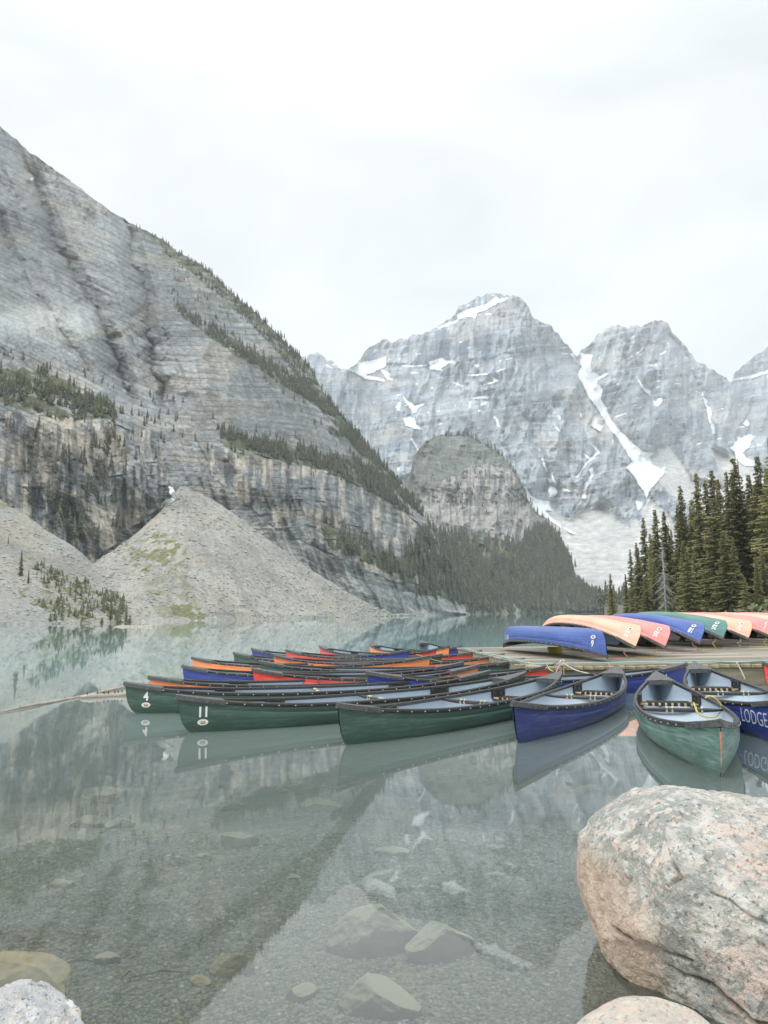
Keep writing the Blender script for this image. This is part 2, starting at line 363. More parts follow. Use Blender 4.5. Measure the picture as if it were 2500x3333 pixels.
# --- scree slopes (each a body of loose rock in front of the wall)
def scree(name, top, x0, x1, nx, ny, pts, veg, seed, D0, ap):
    r = rbf([(x * K, y * K) for x, y, _ in pts], [math.log(d) for *_, d in pts])
    def disp(px, py, P, t):
        return 1.1 * fbm(P / 3.5, 4, seed) + 5 * fbm(P / np.array([28., 60, 60]), 2, seed + 1) + np.where(vn(P / 1.1, seed + 7) > .72, -.8, 0)
    def colr(px, py, P, t, dd):
        n = fbm(P / 18, 4, seed + 2); g = fbm(P / 1.6, 3, seed + 3) * 1.3
        aa = np.arctan2(px - ap[0], np.maximum(py - ap[1], 1)); n = n + .55 * fbm(np.stack([aa * 16, np.hypot(px - ap[0], py - ap[1]) / 500, px * 0], -1), 4, seed + 8)
        c = lerp3((.27, .265, .24), (.43, .415, .37), np.clip(.5 + .9 * n + .5 * g, 0, 1))
        if seed == 300:
            k = sst(.0, .3, n + .15) * .5; c = c * (1 - k[..., None]) + k[..., None] * np.array([.27, .285, .27])
        rust = sst(.1, .4, fbm(P / 25 + 4, 3, seed + 4)) * .35
        c = c * (1 - rust[..., None]) + rust[..., None] * np.array([.46, .40, .31])
        nn = fbm(np.stack([px / 22, py / 40, px * 0], -1), 4, seed + 5)
        for q, a in veg:
            v = inpoly(px + 50 * nn, py + 30 * nn, S_(q)) * sst(-.1, .2, fbm(P / np.array([3., 6, 5]), 4, seed + 6)) * a
            c = c * (1 - v[..., None]) + v[..., None] * np.array([.19, .19, .085])
        br = vn(P / 1.1, seed + 7) > .72
        c = np.where(br[..., None], c * 1.25, c)
        return c
    return surface(name, x0 * K, x1 * K, nx, ny, top, lambda x, y: np.exp(r(x, y)), disp, base=D0, back=60, jag=4, rockcol=colr, m=M_scree)
topC = fx([(190, 1240), (198, 1220), (250, 1185), (300, 1147), (350, 1102), (372, 1072), (388, 1052), (400, 1052), (430, 1064), (470, 1085), (520, 1120), (600, 1180), (680, 1236), (760, 1285), (850, 1331), (860, 1337)])
cone = scree('scree_slope', topC, 190, 858, 420, 300, [(275, 1340, 268), (500, 1336, 320), (850, 1330, 470), (690, 1334, 372), (390, 1050, 415), (200, 1218, 330), (300, 1145, 375), (600, 1180, 415), (400, 1200, 345), (240, 1290, 290)],
             [([(250, 1195), (300, 1160), (350, 1150), (385, 1160), (390, 1190), (370, 1230), (330, 1240), (290, 1225)], .9), ([(280, 1240), (400, 1200), (420, 1290), (440, 1340), (350, 1345)], .5), ([(370, 1310), (440, 1310), (440, 1345), (370, 1345)], .9)], 200, lambda x: np.interp(x, [280, 414, 750, 1040, 1290], [262, 266, 320, 372, 480]), (592, 1560))
topS = fx([(-500, 900), (-100, 1030), (0, 1078), (40, 1100), (100, 1145), (160, 1180), (200, 1217), (240, 1262), (270, 1305), (285, 1345), (300, 1360)])
left = scree('scree_slope', topS, -500, 292, 460, 220, [(-500, 1360, 180), (0, 1350, 214), (275, 1345, 262), (0, 1080, 330), (200, 1217, 325), (100, 1145, 330), (-500, 900, 300), (100, 1280, 250), (240, 1262, 300)],
             [([(60, 1200), (150, 1240), (270, 1310), (270, 1345), (150, 1345), (50, 1290)], .8), ([(0, 1060), (60, 1085), (30, 1110), (0, 1100)], .6)], 300, lambda x: np.interp(x, [-750, 0, 440], [172, 212, 268]), (-500, 1300))
snowsheet('snow', pxL, pyL, at_y(pxL, pyL, np.minimum(PL[..., 1], 9e9)), snL, 22, M_snow)

# --- wooded dome behind
topD = fx([(840, 1150), (860, 1110), (875, 1070), (885, 1030), (895, 985), (915, 955), (940, 942), (975, 938), (1010, 940), (1035, 952), (1060, 966), (1085, 985), (1105, 1005), (1125, 1045), (1140, 1078), (1155, 1105), (1180, 1125), (1200, 1150), (1225, 1190), (1238, 1225), (1245, 1262), (1280, 1285), (1320, 1308), (1345, 1316)])
ptsD = [(840, 1320, 560), (1000, 1322, 640), (1100, 1322, 740), (1300, 1320, 850), (1345, 1318, 900), (900, 1150, 900), (1000, 1150, 980), (1150, 1150, 1080), (1240, 1260, 980), (900, 1000, 1250), (1000, 1100, 1080), (1000, 1000, 1250), (1100, 1000, 1350), (1150, 1100, 1230), (1010, 940, 1450)]
rD = rbf([(x * K, y * K) for x, y, _ in ptsD], [math.log(d) for *_, d in ptsD])
forestD = S_([(830, 1100), (900, 1140), (930, 1135), (985, 1150), (1060, 1170), (1120, 1175), (1165, 1130), (1200, 1150), (1225, 1190), (1250, 1262), (1345, 1312), (1345, 1335), (830, 1335)])
cliffD = S_([(880, 1080), (960, 1040), (1040, 1000), (1110, 1020), (1150, 1110), (1165, 1160), (1100, 1170), (1010, 1140), (950, 1125), (900, 1115)])
def dispD(px, py, P, t):
    w = P[..., 2] + 20 * fbm(P / 200, 2, 3)
    return -38 * ridged(np.stack([px / 60 + .2 * py / 60, py / 150, px * 0], -1), 3, 131) - 12 * ridged(np.stack([px / 16, py / 40, px * 0], -1), 3, 134) - 9 * (((-py - .0012 * (px - 1560) ** 2) / 17. + .15 * fbm(XY(px, py, 40, 40), 2, 132)) % 1) + 4 * fbm(P / 9, 3, 133) 
def colD(px, py, P, t, dd):
    nn = fbm(np.stack([px / 30, py / 30, px * 0], -1), 4, 141)
    c = lerp3((.165, .178, .165), (.255, .262, .24), np.clip(.5 + 1.2 * fbm(XY(px, py, 60, 40), 4, 142), 0, 1))
    c = c * (1 + .22 * vn(np.stack([(py + 10 * nn + .0012 * (px - 1560) ** 2) / 7, px / 200, px * 0], -1), 143) + .2 * fbm(XY(px, py, 8, 6), 3, 146))[..., None]
    cl = inpoly(px + 20 * nn, py + 20 * nn, cliffD)
    s2 = sst(-.05, .25, fbm(XY(px, py, 9, 60), 4, 144))
    cc = lerp3((.37, .355, .33), (.19, .19, .19), s2)
    c = np.where(cl[..., None], cc * (1 + .2 * nn)[..., None], c)
    veg = (~cl) * sst(-.3, .2, fbm(P / 22, 4, 145)) * .34 * sst(935 * K, 1020 * K, py + 60 * (1 - np.abs(px - 1500) / 500))
    fo = inpoly(px + 15 * nn, py + 15 * nn, forestD)
    veg = np.where(fo, .92, veg)
    c = c * (1 - veg[..., None]) + veg[..., None] * np.array([.10, .115, .07])
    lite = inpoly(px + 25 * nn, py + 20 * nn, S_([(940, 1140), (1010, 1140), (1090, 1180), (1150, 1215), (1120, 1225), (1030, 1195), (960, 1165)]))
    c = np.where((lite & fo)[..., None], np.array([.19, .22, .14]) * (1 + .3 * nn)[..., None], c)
    sh = inpoly(px + 8 * nn, py + 6 * nn, S_([(1005, 1312), (1105, 1310), (1120, 1298), (1140, 1310), (1150, 1318), (1320, 1316), (1340, 1340), (1000, 1340)]))
    c = np.where(sh[..., None], np.array([.24, .24, .18]) * (1 + .5 * nn)[..., None], c)
    slip = inpoly(px, py, S_([(1108, 1300), (1118, 1294), (1134, 1306), (1150, 1319), (1110, 1322)]))
    c = np.where(slip[..., None], np.array([.40, .40, .38]), c)
    gu = inpoly(px + 10 * nn, py, S_([(868, 1045), (890, 1060), (905, 1110), (950, 1135), (930, 1150), (880, 1105)]))
    c = np.where(gu[..., None], np.array([.42, .41, .38]), c)
    return np.clip(c, .02, .8)
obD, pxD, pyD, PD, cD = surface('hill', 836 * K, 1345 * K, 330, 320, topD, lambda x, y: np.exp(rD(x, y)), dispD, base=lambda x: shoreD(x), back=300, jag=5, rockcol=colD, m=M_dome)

# --- the far peaks
topF = fx([(560, 830), (600, 815), (640, 792), (655, 780), (668, 768), (685, 762), (697, 770), (708, 780), (722, 785), (735, 796), (755, 793), (772, 786), (783, 766), (800, 750), (830, 735), (852, 740), (868, 733), (880, 728), (905, 722), (930, 712), (956, 703), (962, 695), (975, 685), (985, 675), (990, 664), (1000, 659), (1012, 657), (1030, 643), (1050, 634), (1068, 633), (1082, 634), (1100, 640), (1113, 637), (1124, 641), (1136, 655), (1142, 664), (1148, 682), (1155, 690), (1170, 698), (1190, 704), (1204, 718), (1216, 738), (1230, 752), (1240, 764), (1250, 766), (1258, 756), (1275, 740), (1290, 724), (1310, 712), (1332, 702), (1345, 707), (1356, 710), (1370, 706), (1390, 703), (1410, 696), (1428, 689), (1440, 692), (1447, 704), (1452, 718), (1465, 732), (1480, 745), (1490, 762), (1505, 778), (1530, 795), (1548, 806), (1562, 812), (1572, 822), (1578, 824), (1590, 805), (1605, 790), (1622, 774), (1640, 760), (1659, 750), (1700, 720), (1800, 740), (1900, 800)])
ptsF = [(560, 1330, 1500), (1000, 1330, 1500), (1250, 1330, 1300), (1400, 1330, 1250), (1900, 1330, 1300), (700, 1000, 2200), (900, 1000, 2300), (1100, 1000, 2200), (1250, 1150, 1900), (1400, 1150, 1800), (1600, 1100, 2000), (1900, 1100, 2200), (700, 800, 3300), (870, 820, 3200), (900, 740, 3500), (1050, 800, 2950), (1115, 640, 3300), (1050, 640, 3700), (1200, 850, 2700), (1240, 770, 3300), (1290, 900, 2900), (1300, 740, 3300), (1430, 690, 3400), (1420, 900, 2600), (1570, 830, 3500), (1550, 1000, 2600), (1659, 750, 3900), (1900, 850, 4000)]
rF = rbf([(x * K, y * K) for x, y, _ in ptsF], [math.log(d) for *_, d in ptsF])
def r4(pl): return [(950 + x * .4822, 900 + y * .4822) for x, y in pl]
def r5(pl): return [(1700 + x * .4822, 900 + y * .4822) for x, y in pl]
def r6(pl): return [(1900 + x * .3617, 1400 + y * .3617) for x, y in pl]
def r3(pl): return [(900 + x * .663, 1300 + y * .663) for x, y in pl]
snow = [r4([(1090, 270), (1160, 230), (1210, 215), (1260, 200), (1310, 190), (1350, 165), (1380, 130), (1400, 150), (1470, 140), (1440, 165), (1360, 200), (1300, 235), (1250, 245), (1240, 285), (1190, 275), (1130, 290)]),
        r4([(1010, 335), (1060, 305), (1130, 290), (1110, 315), (1040, 345), (980, 355)]),
        r4([(310, 595), (440, 575), (560, 565), (635, 535), (640, 600), (600, 625), (545, 650), (500, 665), (620, 690), (630, 712), (560, 700), (490, 695), (420, 650), (370, 625)]),
        r4([(600, 620), (640, 640), (665, 660), (650, 670), (690, 705), (650, 700), (610, 650)]), r4([(225, 593), (250, 600), (272, 614), (245, 612)]),
        r4([(735, 598), (800, 602), (920, 592), (900, 606), (820, 610), (740, 606)]), r4([(920, 575), (1010, 552), (1050, 570), (1110, 572), (1105, 595), (1050, 585), (1040, 605), (1010, 622), (1020, 635), (930, 628)]),
        r4([(795, 650), (830, 640), (860, 650), (815, 656)]), r4([(1165, 663), (1240, 662), (1320, 650), (1335, 640), (1320, 660), (1230, 672)]), r4([(1340, 660), (1365, 680), (1400, 705), (1380, 712), (1340, 725), (1210, 752), (1290, 730), (1360, 708), (1350, 680)]),
        r4([(1380, 640), (1430, 618), (1445, 618), (1400, 640)]), r4([(1230, 600), (1250, 588), (1270, 605), (1245, 610)]), r4([(1080, 710), (1120, 716), (1160, 745), (1110, 728)]),
        r4([(1200, 820), (1300, 800), (1335, 808), (1325, 825), (1240, 828)]), r4([(1270, 865), (1310, 840), (1330, 850), (1280, 875)]),
        r4([(748, 800), (770, 830), (830, 870), (900, 858), (860, 885), (840, 920), (820, 925), (800, 890), (765, 850)]), r4([(715, 845), (735, 850), (730, 905), (705, 905)]),
        r4([(748, 962), (800, 945), (830, 955), (840, 995), (875, 1030), (830, 1030), (770, 1010)]), r4([(800, 1080), (820, 1110), (840, 1130), (865, 1190), (850, 1180), (825, 1130), (805, 1105)]), r4([(835, 1220), (860, 1230), (862, 1300), (845, 1350), (832, 1350), (838, 1280)]),
        r4([(1195, 840), (1207, 850), (1205, 893), (1195, 885)]), r4([(1360, 940), (1385, 950), (1408, 1020), (1390, 1015), (1375, 975)]), r4([(1095, 860), (1105, 870), (1102, 900)]),
        r4([(710, 1285), (725, 1295), (725, 1312), (712, 1308)]), r4([(1585, 945), (1625, 920), (1620, 945)]),
        r5([(320, 520), (390, 512), (475, 530), (458, 600), (470, 640), (520, 660), (510, 720), (545, 760), (530, 820), (570, 880), (600, 970), (640, 1020), (690, 1070), (770, 1140), (815, 1180), (900, 1195), (860, 1215), (880, 1270), (930, 1300), (970, 1275), (950, 1340), (900, 1400), (860, 1452), (840, 1500), (820, 1452), (780, 1400), (740, 1330), (695, 1290), (740, 1250), (700, 1180), (640, 1090), (570, 1000), (510, 900), (450, 820), (410, 740), (370, 660), (400, 610), (360, 570)]),
        r5([(505, 680), (560, 650), (590, 655), (520, 700)]), r5([(685, 565), (740, 530), (750, 535), (720, 560), (690, 572)]), r5([(760, 525), (815, 478), (818, 485), (780, 525)]), r5([(722, 420), (752, 400), (750, 412), (728, 425)]), r5([(785, 525), (825, 520), (800, 534)]), r5([(920, 528), (970, 503), (970, 510), (930, 532)]), r5([(845, 580), (860, 595), (910, 590), (905, 605), (860, 608)]), r5([(975, 455), (990, 440), (985, 455)]),
        r5([(770, 670), (800, 715), (830, 755), (870, 770), (865, 800), (840, 790), (800, 740)]), r5([(875, 820), (900, 850), (915, 820), (940, 820), (950, 840), (915, 882), (895, 870)]), r5([(905, 700), (935, 700), (915, 707)]), r5([(620, 945), (700, 922), (702, 928), (630, 952)]),
        r5([(1208, 755), (1220, 780), (1228, 820), (1250, 830), (1245, 870), (1275, 890), (1280, 930), (1270, 970), (1295, 1000), (1300, 1060), (1290, 1072), (1270, 1010), (1250, 950), (1245, 900), (1225, 850)]),
        r5([(1395, 1155), (1430, 1130), (1405, 1115), (1450, 1115), (1455, 1080), (1480, 1090), (1530, 1065), (1570, 1080), (1540, 1120), (1540, 1150), (1490, 1190), (1510, 1225), (1590, 1250), (1560, 1280), (1500, 1280), (1450, 1240), (1430, 1190)]), r5([(1485, 990), (1520, 965), (1535, 1005), (1510, 1010)]), r5([(1580, 1125), (1605, 1140), (1590, 1148)]),
        r5([(1395, 705), (1430, 690), (1520, 675), (1600, 650), (1659, 632), (1750, 600), (1750, 625), (1659, 650), (1560, 685), (1440, 700)]), r5([(1240, 1355), (1275, 1370), (1270, 1385)]),
        r5([(240, 935), (262, 945), (260, 975), (250, 970)]), r5([(208, 990), (240, 1020), (258, 1050), (245, 1045)]), r5([(30, 940), (70, 920), (65, 945), (40, 950)]), r5([(388, 920), (405, 935), (395, 960)]),
        r5([(480, 950), (500, 940), (505, 990), (540, 1010), (530, 1050), (490, 1030), (460, 1005)]), r5([(610, 1085), (615, 1115), (600, 1135)]), r5([(345, 1020), (365, 1035), (350, 1030)]),
        r5([(455, 1118), (500, 1155), (530, 1190), (500, 1210), (470, 1240), (440, 1262), (400, 1320), (380, 1360), (330, 1352), (375, 1340), (420, 1270), (450, 1245), (410, 1190), (470, 1230), (500, 1180)]), r5([(450, 1300), (475, 1285), (485, 1330), (470, 1380), (440, 1420), (430, 1500), (400, 1500), (420, 1400), (460, 1340)]),
        r5([(130, 1220), (150, 1235), (148, 1245), (135, 1240)]), r5([(145, 1260), (160, 1290), (175, 1320), (160, 1315)]), r5([(190, 1325), (215, 1315), (210, 1360), (232, 1400), (215, 1395), (200, 1360)]), r5([(100, 1150), (120, 1165), (120, 1180)]),
        r3([(1222, 430), (1250, 470), (1290, 495), (1340, 500), (1345, 530), (1358, 548), (1320, 545), (1350, 580), (1395, 615), (1395, 630), (1340, 595), (1280, 560), (1245, 520), (1228, 480)]), r3([(1332, 445), (1345, 425), (1360, 430), (1385, 452), (1375, 470), (1340, 482)]),
        r3([(1300, 280), (1315, 310), (1335, 355), (1322, 352), (1308, 320)]), r3([(1345, 370), (1365, 352), (1352, 380), (1375, 412), (1362, 412)]), r3([(1400, 435), (1425, 440), (1450, 455), (1415, 448)]), r3([(1405, 625), (1440, 640), (1480, 665), (1440, 655)]),
        r6([(470, 635), (520, 650), (530, 690), (490, 730), (480, 700)]), r6([(600, 700), (640, 700), (610, 720)]), r6([(1095, 420), (1150, 435), (1140, 455)])]
gullF = [r5([(100, 300), (140, 600), (200, 900), (120, 1100), (200, 1400)]), r5([(690, 440), (700, 560)]), r5([(1000, 400), (1120, 560), (1200, 760), (1260, 950), (1300, 1100)]), r4([(1240, 250), (1240, 450), (1290, 600), (1200, 800)]), r4([(700, 780), (830, 1000), (860, 1250)]), r4([(1100, 880), (1200, 1080)]), r5([(-50, 880), (60, 1000), (110, 1200), (160, 1450)]), r5([(370, 560), (560, 900), (800, 1200), (850, 1500)]), r4([(1370, 860), (1400, 1080), (1480, 1250)])]
screeF = [S_([(1135, 1060), (1160, 1090), (1230, 1120), (1300, 1075), (1350, 1140), (1385, 1110), (1400, 1075), (1440, 1105), (1480, 1160), (1560, 1220), (1700, 1250), (1900, 1280), (1900, 1400), (1240, 1400), (1220, 1200), (1160, 1110)]),
          S_([(1385, 1000), (1400, 960), (1450, 970), (1500, 1040), (1600, 1050), (1659, 1090), (1659, 1150), (1500, 1100), (1440, 1060)]), S_([(860, 1030), (900, 1020), (925, 1050), (900, 1120), (860, 1100)]), S_([(1530, 960), (1620, 1000), (1659, 1020), (1659, 1080), (1560, 1040)])]
bandF = S_([(1000, 860), (1100, 845), (1200, 870), (1235, 880), (1200, 900), (1080, 890), (1000, 890)])
def wF(px, py, P):
    return -1.24 * (py + .26 * np.maximum(px - 1900, 0) - .10 * np.maximum(1700 - px, 0)) - 22 * np.sin(px / 260) + 16 * fbm(np.stack([px / 160, py / 160, px * 0], -1), 3, 151)
def dispF(px, py, P, t):
    w = wF(px, py, P); d = 0; Z = px * 0
    nn = fbm(np.stack([px / 40, py / 40, Z], -1), 3, 152)
    for g in gullF: d = d + 60 * np.exp(-(dline(px + 16 * nn, py, g) / 16) ** 1.3)
    sc = np.zeros(px.shape)
    for q in screeF: sc = np.maximum(sc, inpoly(px + 20 * nn, py + 14 * nn, q))
    for q in snow: sc = np.maximum(sc, .85 * inpoly(px, py, q))
    for ax_ in (0, 1):
        k_ = 6; cs_ = np.cumsum(np.pad(sc, [(k_, k_) if a_ == ax_ else (0, 0) for a_ in (0, 1)], mode='edge'), ax_)
        sc = (np.take(cs_, np.arange(2 * k_, cs_.shape[ax_]), ax_) - np.take(cs_, np.arange(0, cs_.shape[ax_] - 2 * k_), ax_)) / (2 * k_)
    pil = inpoly(px + 10 * nn, py + 10 * nn, r4([(640, 450), (850, 400), (1230, 290), (1330, 230), (1500, 130), (1640, 300), (1650, 480), (1290, 560), (900, 600), (640, 590)]))
    slant = px + .25 * (py - 1400)
    rr = (-45 * pil * ridged(np.stack([px / 24, py / 260, Z], -1), 3, 159) - 170 * ridged(np.stack([slant / 110, py / 330, Z], -1), 3, 153)
          - 42 * ridged(np.stack([slant / 30 + .6 * nn, py / 95, Z], -1), 3, 154) - 9 * ridged(np.stack([px / 11, py / 22, Z], -1), 2, 157)
          - 36 * ((w / 78. + .10 * nn) % 1) - 15 * ((w / 26. + .15 * nn) % 1))
    return d + rr * (1 - .90 * sc) + sc * 5 * fbm(P / 30, 3, 158)
def colF(px, py, P, t, dd):
    w = wF(px, py, P); nn = fbm(np.stack([px / 40, py / 40, px * 0], -1), 3, 152)
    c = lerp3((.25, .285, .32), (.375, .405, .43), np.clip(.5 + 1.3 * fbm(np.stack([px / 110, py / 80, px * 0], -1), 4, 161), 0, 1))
    c = c * (1 + .17 * vn(np.stack([w / 11., px / 130, px * 0], -1), 162) + .20 * vn(np.stack([w / 30., px / 300, px * 0], -1), 163) + .17 * fbm(np.stack([px / 12, py / 6, px * 0], -1), 3, 168) + .14 * fbm(np.stack([px / 7, py / 60, px * 0], -1), 3, 169))[..., None]
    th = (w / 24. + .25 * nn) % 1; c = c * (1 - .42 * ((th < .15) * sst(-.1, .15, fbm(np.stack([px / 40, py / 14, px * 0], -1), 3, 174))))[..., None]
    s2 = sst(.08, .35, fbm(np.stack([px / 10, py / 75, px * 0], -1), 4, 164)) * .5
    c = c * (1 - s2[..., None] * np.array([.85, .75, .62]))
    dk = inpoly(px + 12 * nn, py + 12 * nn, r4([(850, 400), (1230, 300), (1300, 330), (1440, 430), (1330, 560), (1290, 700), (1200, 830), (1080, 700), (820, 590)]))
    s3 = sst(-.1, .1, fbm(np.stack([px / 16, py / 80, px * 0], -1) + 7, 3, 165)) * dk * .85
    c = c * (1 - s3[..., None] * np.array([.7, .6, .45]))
    wm = sst(.12, .4, fbm(P / 200 + 3, 3, 166)) * .45
    c = c * (1 - wm[..., None]) + wm[..., None] * np.array([.47, .42, .37])
    for q in screeF:
        m_ = inpoly(px + 20 * nn, py + 14 * nn, q)
        s = lerp3((.40, .405, .395), (.52, .52, .50), np.clip(.5 + fbm(P / np.array([60., 60, 60]), 4, 167), 0, 1))
        c = np.where(m_[..., None], s, c)
    n1 = 2.5 * fbm(np.stack([px / 8, py / 8, px * 0], -1), 3, 171); mk = np.zeros(px.shape, bool)
    for q in snow: mk |= inpoly(px + n1, py + n1, q)
    sm = ((th > .8) & (fbm(np.stack([px / 34, py / 12, px * 0], -1), 3, 175) > .50) & (py < 1450)) | mk
    c = np.where(sm[..., None], np.array([.86, .88, .9]), c)
    return np.clip(c, .02, .9)
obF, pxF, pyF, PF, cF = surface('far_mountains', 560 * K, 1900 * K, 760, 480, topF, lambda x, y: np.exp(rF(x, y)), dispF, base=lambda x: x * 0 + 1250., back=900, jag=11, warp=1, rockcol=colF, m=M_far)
n1 = 2.5 * fbm(np.stack([pxF / 9, pyF / 9, pxF * 0], -1), 3, 171)
mk = np.zeros(pxF.shape, bool)
for q in snow: mk |= inpoly(pxF + n1, pyF + n1, q)
Ymin = PF[..., 1].copy()
for _ in range(3):
    Ymin = np.minimum.reduce([Ymin, np.roll(Ymin, 1, 0), np.roll(Ymin, -1, 0), np.roll(Ymin, 1, 1), np.roll(Ymin, -1, 1)])
PS = PF.copy(); PS[..., 1] = .5 * Ymin + .5 * PF[..., 1]; PS[..., 1] = np.minimum(PS[..., 1], PF[..., 1])
snowsheet('snow', pxF, pyF, PS, mk, 6, M_snow)

# --- the wooded bank on the right
bx = np.linspace(1955, 3600, 170); bd = np.concatenate([[40, 60, 70], np.linspace(76, 170, 60), np.linspace(180, 1250, 60)])
Dsh = lambda p: np.interp(p, [1955, 1985, 2100, 2300, 2500, 3600], [150, 136, 122, 108, 92, 50])
def bank_z(p, d):
    k = d - Dsh(p)
    return np.where(k < 0, -1.5, np.minimum(.9 * sst(0, 6, k) + .012 * k, 9)) - 1.2 * (1 - sst(0, 10, p - 1955))
BPX, BD = np.meshgrid(bx, bd); BX = (BPX - 1250) / F * BD; BZ = bank_z(BPX, BD) + .25 * fbm(np.stack([BX / 6, BD / 6, BX * 0], -1), 3, 181)
V = np.stack([BX, BD, BZ], -1).reshape(-1, 3)
M_bank = noisy(mat('bank_soil', (.12, .12, .075), .95), .3, .4, 8, .5, 2, bdist=.3)
tag(obj('bank', np_mesh('bank', V, grid_faces(len(bd), len(bx))), M_bank), kind='structure')

# ------------------------------------------------------------------ water and lake bed
def bed_depth(x, y):
    d = np.interp(y, [-6, 0, 1.7, 2.6, 4, 6, 8, 11, 15, 25, 60, 140], [-.6, -.35, -.05, .22, .38, .62, .9, 1.35, 2.1, 4.5, 12, 16])
    return d + .02 * (y > 2) * 0
ys = np.concatenate([np.linspace(-8, 2, 12), np.linspace(2.1, 9, 150), np.linspace(9.3, 30, 50), np.geomspace(32, 1600, 60)])
tx = np.linspace(-1, 1, 161); GY = ys[:, None].repeat(161, 1); GX = tx[None] * (9 + GY.clip(0) * 1.0)
GZ = -bed_depth(GX, GY) + .02 * fbm(np.stack([GX * 1.5, GY * 1.5, GX * 0], -1), 3, 191) * (GY < 20)
M_bed = mat('lake_bed_gravel', (.25, .24, .2), .95)
nt = M_bed.node_tree; b = nt.nodes['Principled BSDF']; tc = N(nt, 'ShaderNodeTexCoord')
vo = N(nt, 'ShaderNodeTexVoronoi'); vo.inputs['Scale'].default_value = 32; vo.inputs['Randomness'].default_value = 1
nt.links.new(tc.outputs['Object'], vo.inputs['Vector'])
cr = N(nt, 'ShaderNodeValToRGB'); e = cr.color_ramp.elements
e[0].color = (.14, .13, .09, 1); e[1].color = (.46, .44, .35, 1); e.new(.5).color = (.29, .27, .19, 1)
sp = N(nt, 'ShaderNodeSeparateColor'); nt.links.new(vo.outputs['Color'], sp.inputs[0]); nt.links.new(sp.outputs[0], cr.inputs[0])
n5 = N(nt, 'ShaderNodeTexNoise'); n5.inputs['Scale'].default_value = .9; n5.inputs['Detail'].default_value = 4
nt.links.new(tc.outputs['Object'], n5.inputs[0])
mr = N(nt, 'ShaderNodeMapRange'); mr.inputs[1].default_value = .45; mr.inputs[2].default_value = .62; nt.links.new(n5.outputs[0], mr.inputs[0])
mx = N(nt, 'ShaderNodeMix', data_type='RGBA'); nt.links.new(mr.outputs[0], mx.inputs[0]); nt.links.new(cr.outputs[0], mx.inputs[6]); mx.inputs[7].default_value = (.33, .30, .215, 1)
nt.links.new(mx.outputs[2], b.inputs['Base Color'])
bp = N(nt, 'ShaderNodeBump'); bp.invert = True; bp.inputs['Distance'].default_value = .012; nt.links.new(vo.outputs['Distance'], bp.inputs['Height']); nt.links.new(bp.outputs[0], b.inputs['Normal'])
tag(obj('lake_bed', np_mesh('lake_bed', np.stack([GX, GY, GZ], -1).reshape(-1, 3), grid_faces(len(ys), 161)), M_bed), kind='structure')
# one ground sheet under everything, out to the horizon
tag(obj('ground', np_mesh('ground', np.array([[-9000, -6000, -18], [9000, -6000, -18], [9000, 14000, -18], [-9000, 14000, -18.]]), np.array([[0, 1, 2, 3]])), M_bank), kind='structure')
M_w = bpy.data.materials.new('lake_water'); M_w.use_nodes = True; nt = M_w.node_tree; nt.nodes.clear()
out = N(nt, 'ShaderNodeOutputMaterial'); tr = N(nt, 'ShaderNodeBsdfTransparent'); tr.inputs[0].default_value = (.93, .975, .95, 1)
df = N(nt, 'ShaderNodeBsdfDiffuse'); df.inputs[0].default_value = (.235, .285, .262, 1)
at = N(nt, 'ShaderNodeAttribute', attribute_name='depth'); dm = N(nt, 'ShaderNodeMapRange'); dm.inputs[1].default_value = .9; dm.inputs[2].default_value = 4.5; nt.links.new(at.outputs['Fac'], dm.inputs[0])
dc = N(nt, 'ShaderNodeMix', data_type='RGBA'); dc.inputs[6].default_value = (.36, .44, .41, 1); dc.inputs[7].default_value = (.22, .39, .41, 1); nt.links.new(dm.outputs[0], dc.inputs[0]); nt.links.new(dc.outputs[2], df.inputs[0])
gl = N(nt, 'ShaderNodeBsdfGlossy'); gl.inputs['Roughness'].default_value = .02; gl.inputs[0].default_value = (1, 1, 1, 1)
fr = N(nt, 'ShaderNodeFresnel'); fr.inputs[0].default_value = 1.85
ge = N(nt, 'ShaderNodeNewGeometry')
dt = N(nt, 'ShaderNodeVectorMath', operation='DOT_PRODUCT'); nt.links.new(ge.outputs['Incoming'], dt.inputs[0]); nt.links.new(ge.outputs['Normal'], dt.inputs[1])
def MT(op, a, b=None):
    n = N(nt, 'ShaderNodeMath', operation=op)
    for k, v in ((0, a), (1, b)):
        if v is None: continue
        if isinstance(v, (int, float)): n.inputs[k].default_value = v
        else: nt.links.new(v, n.inputs[k])
    return n.outputs[0]
# light lost to the silt along the sunk part of the sight line (Beer-Lambert, refracted path)
c2 = MT('MULTIPLY', dt.outputs['Value'], dt.outputs['Value'])
cosr = MT('SQRT', MT('SUBTRACT', 1.0, MT('MULTIPLY', MT('SUBTRACT', 1.0, c2), .5625)))
path = MT('DIVIDE', at.outputs['Fac'], cosr)
murk = MT('SUBTRACT', 1.0, MT('EXPONENT', MT('MULTIPLY', path, -0.36)))
m1 = N(nt, 'ShaderNodeMixShader'); nt.links.new(murk, m1.inputs[0]); nt.links.new(tr.outputs[0], m1.inputs[1]); nt.links.new(df.outputs[0], m1.inputs[2])
m2 = N(nt, 'ShaderNodeMixShader'); nt.links.new(fr.outputs[0], m2.inputs[0]); nt.links.new(m1.outputs[0], m2.inputs[1]); nt.links.new(gl.outputs[0], m2.inputs[2])
tc = N(nt, 'ShaderNodeTexCoord'); mp = N(nt, 'ShaderNodeMapping'); mp.inputs['Scale'].default_value = (1, .5, 1)
nz = N(nt, 'ShaderNodeTexNoise'); nz.inputs['Scale'].default_value = 1.6; nz.inputs['Detail'].default_value = 3
bp = N(nt, 'ShaderNodeBump'); bp.inputs['Strength'].default_value = .03; bp.inputs['Distance'].default_value = .02
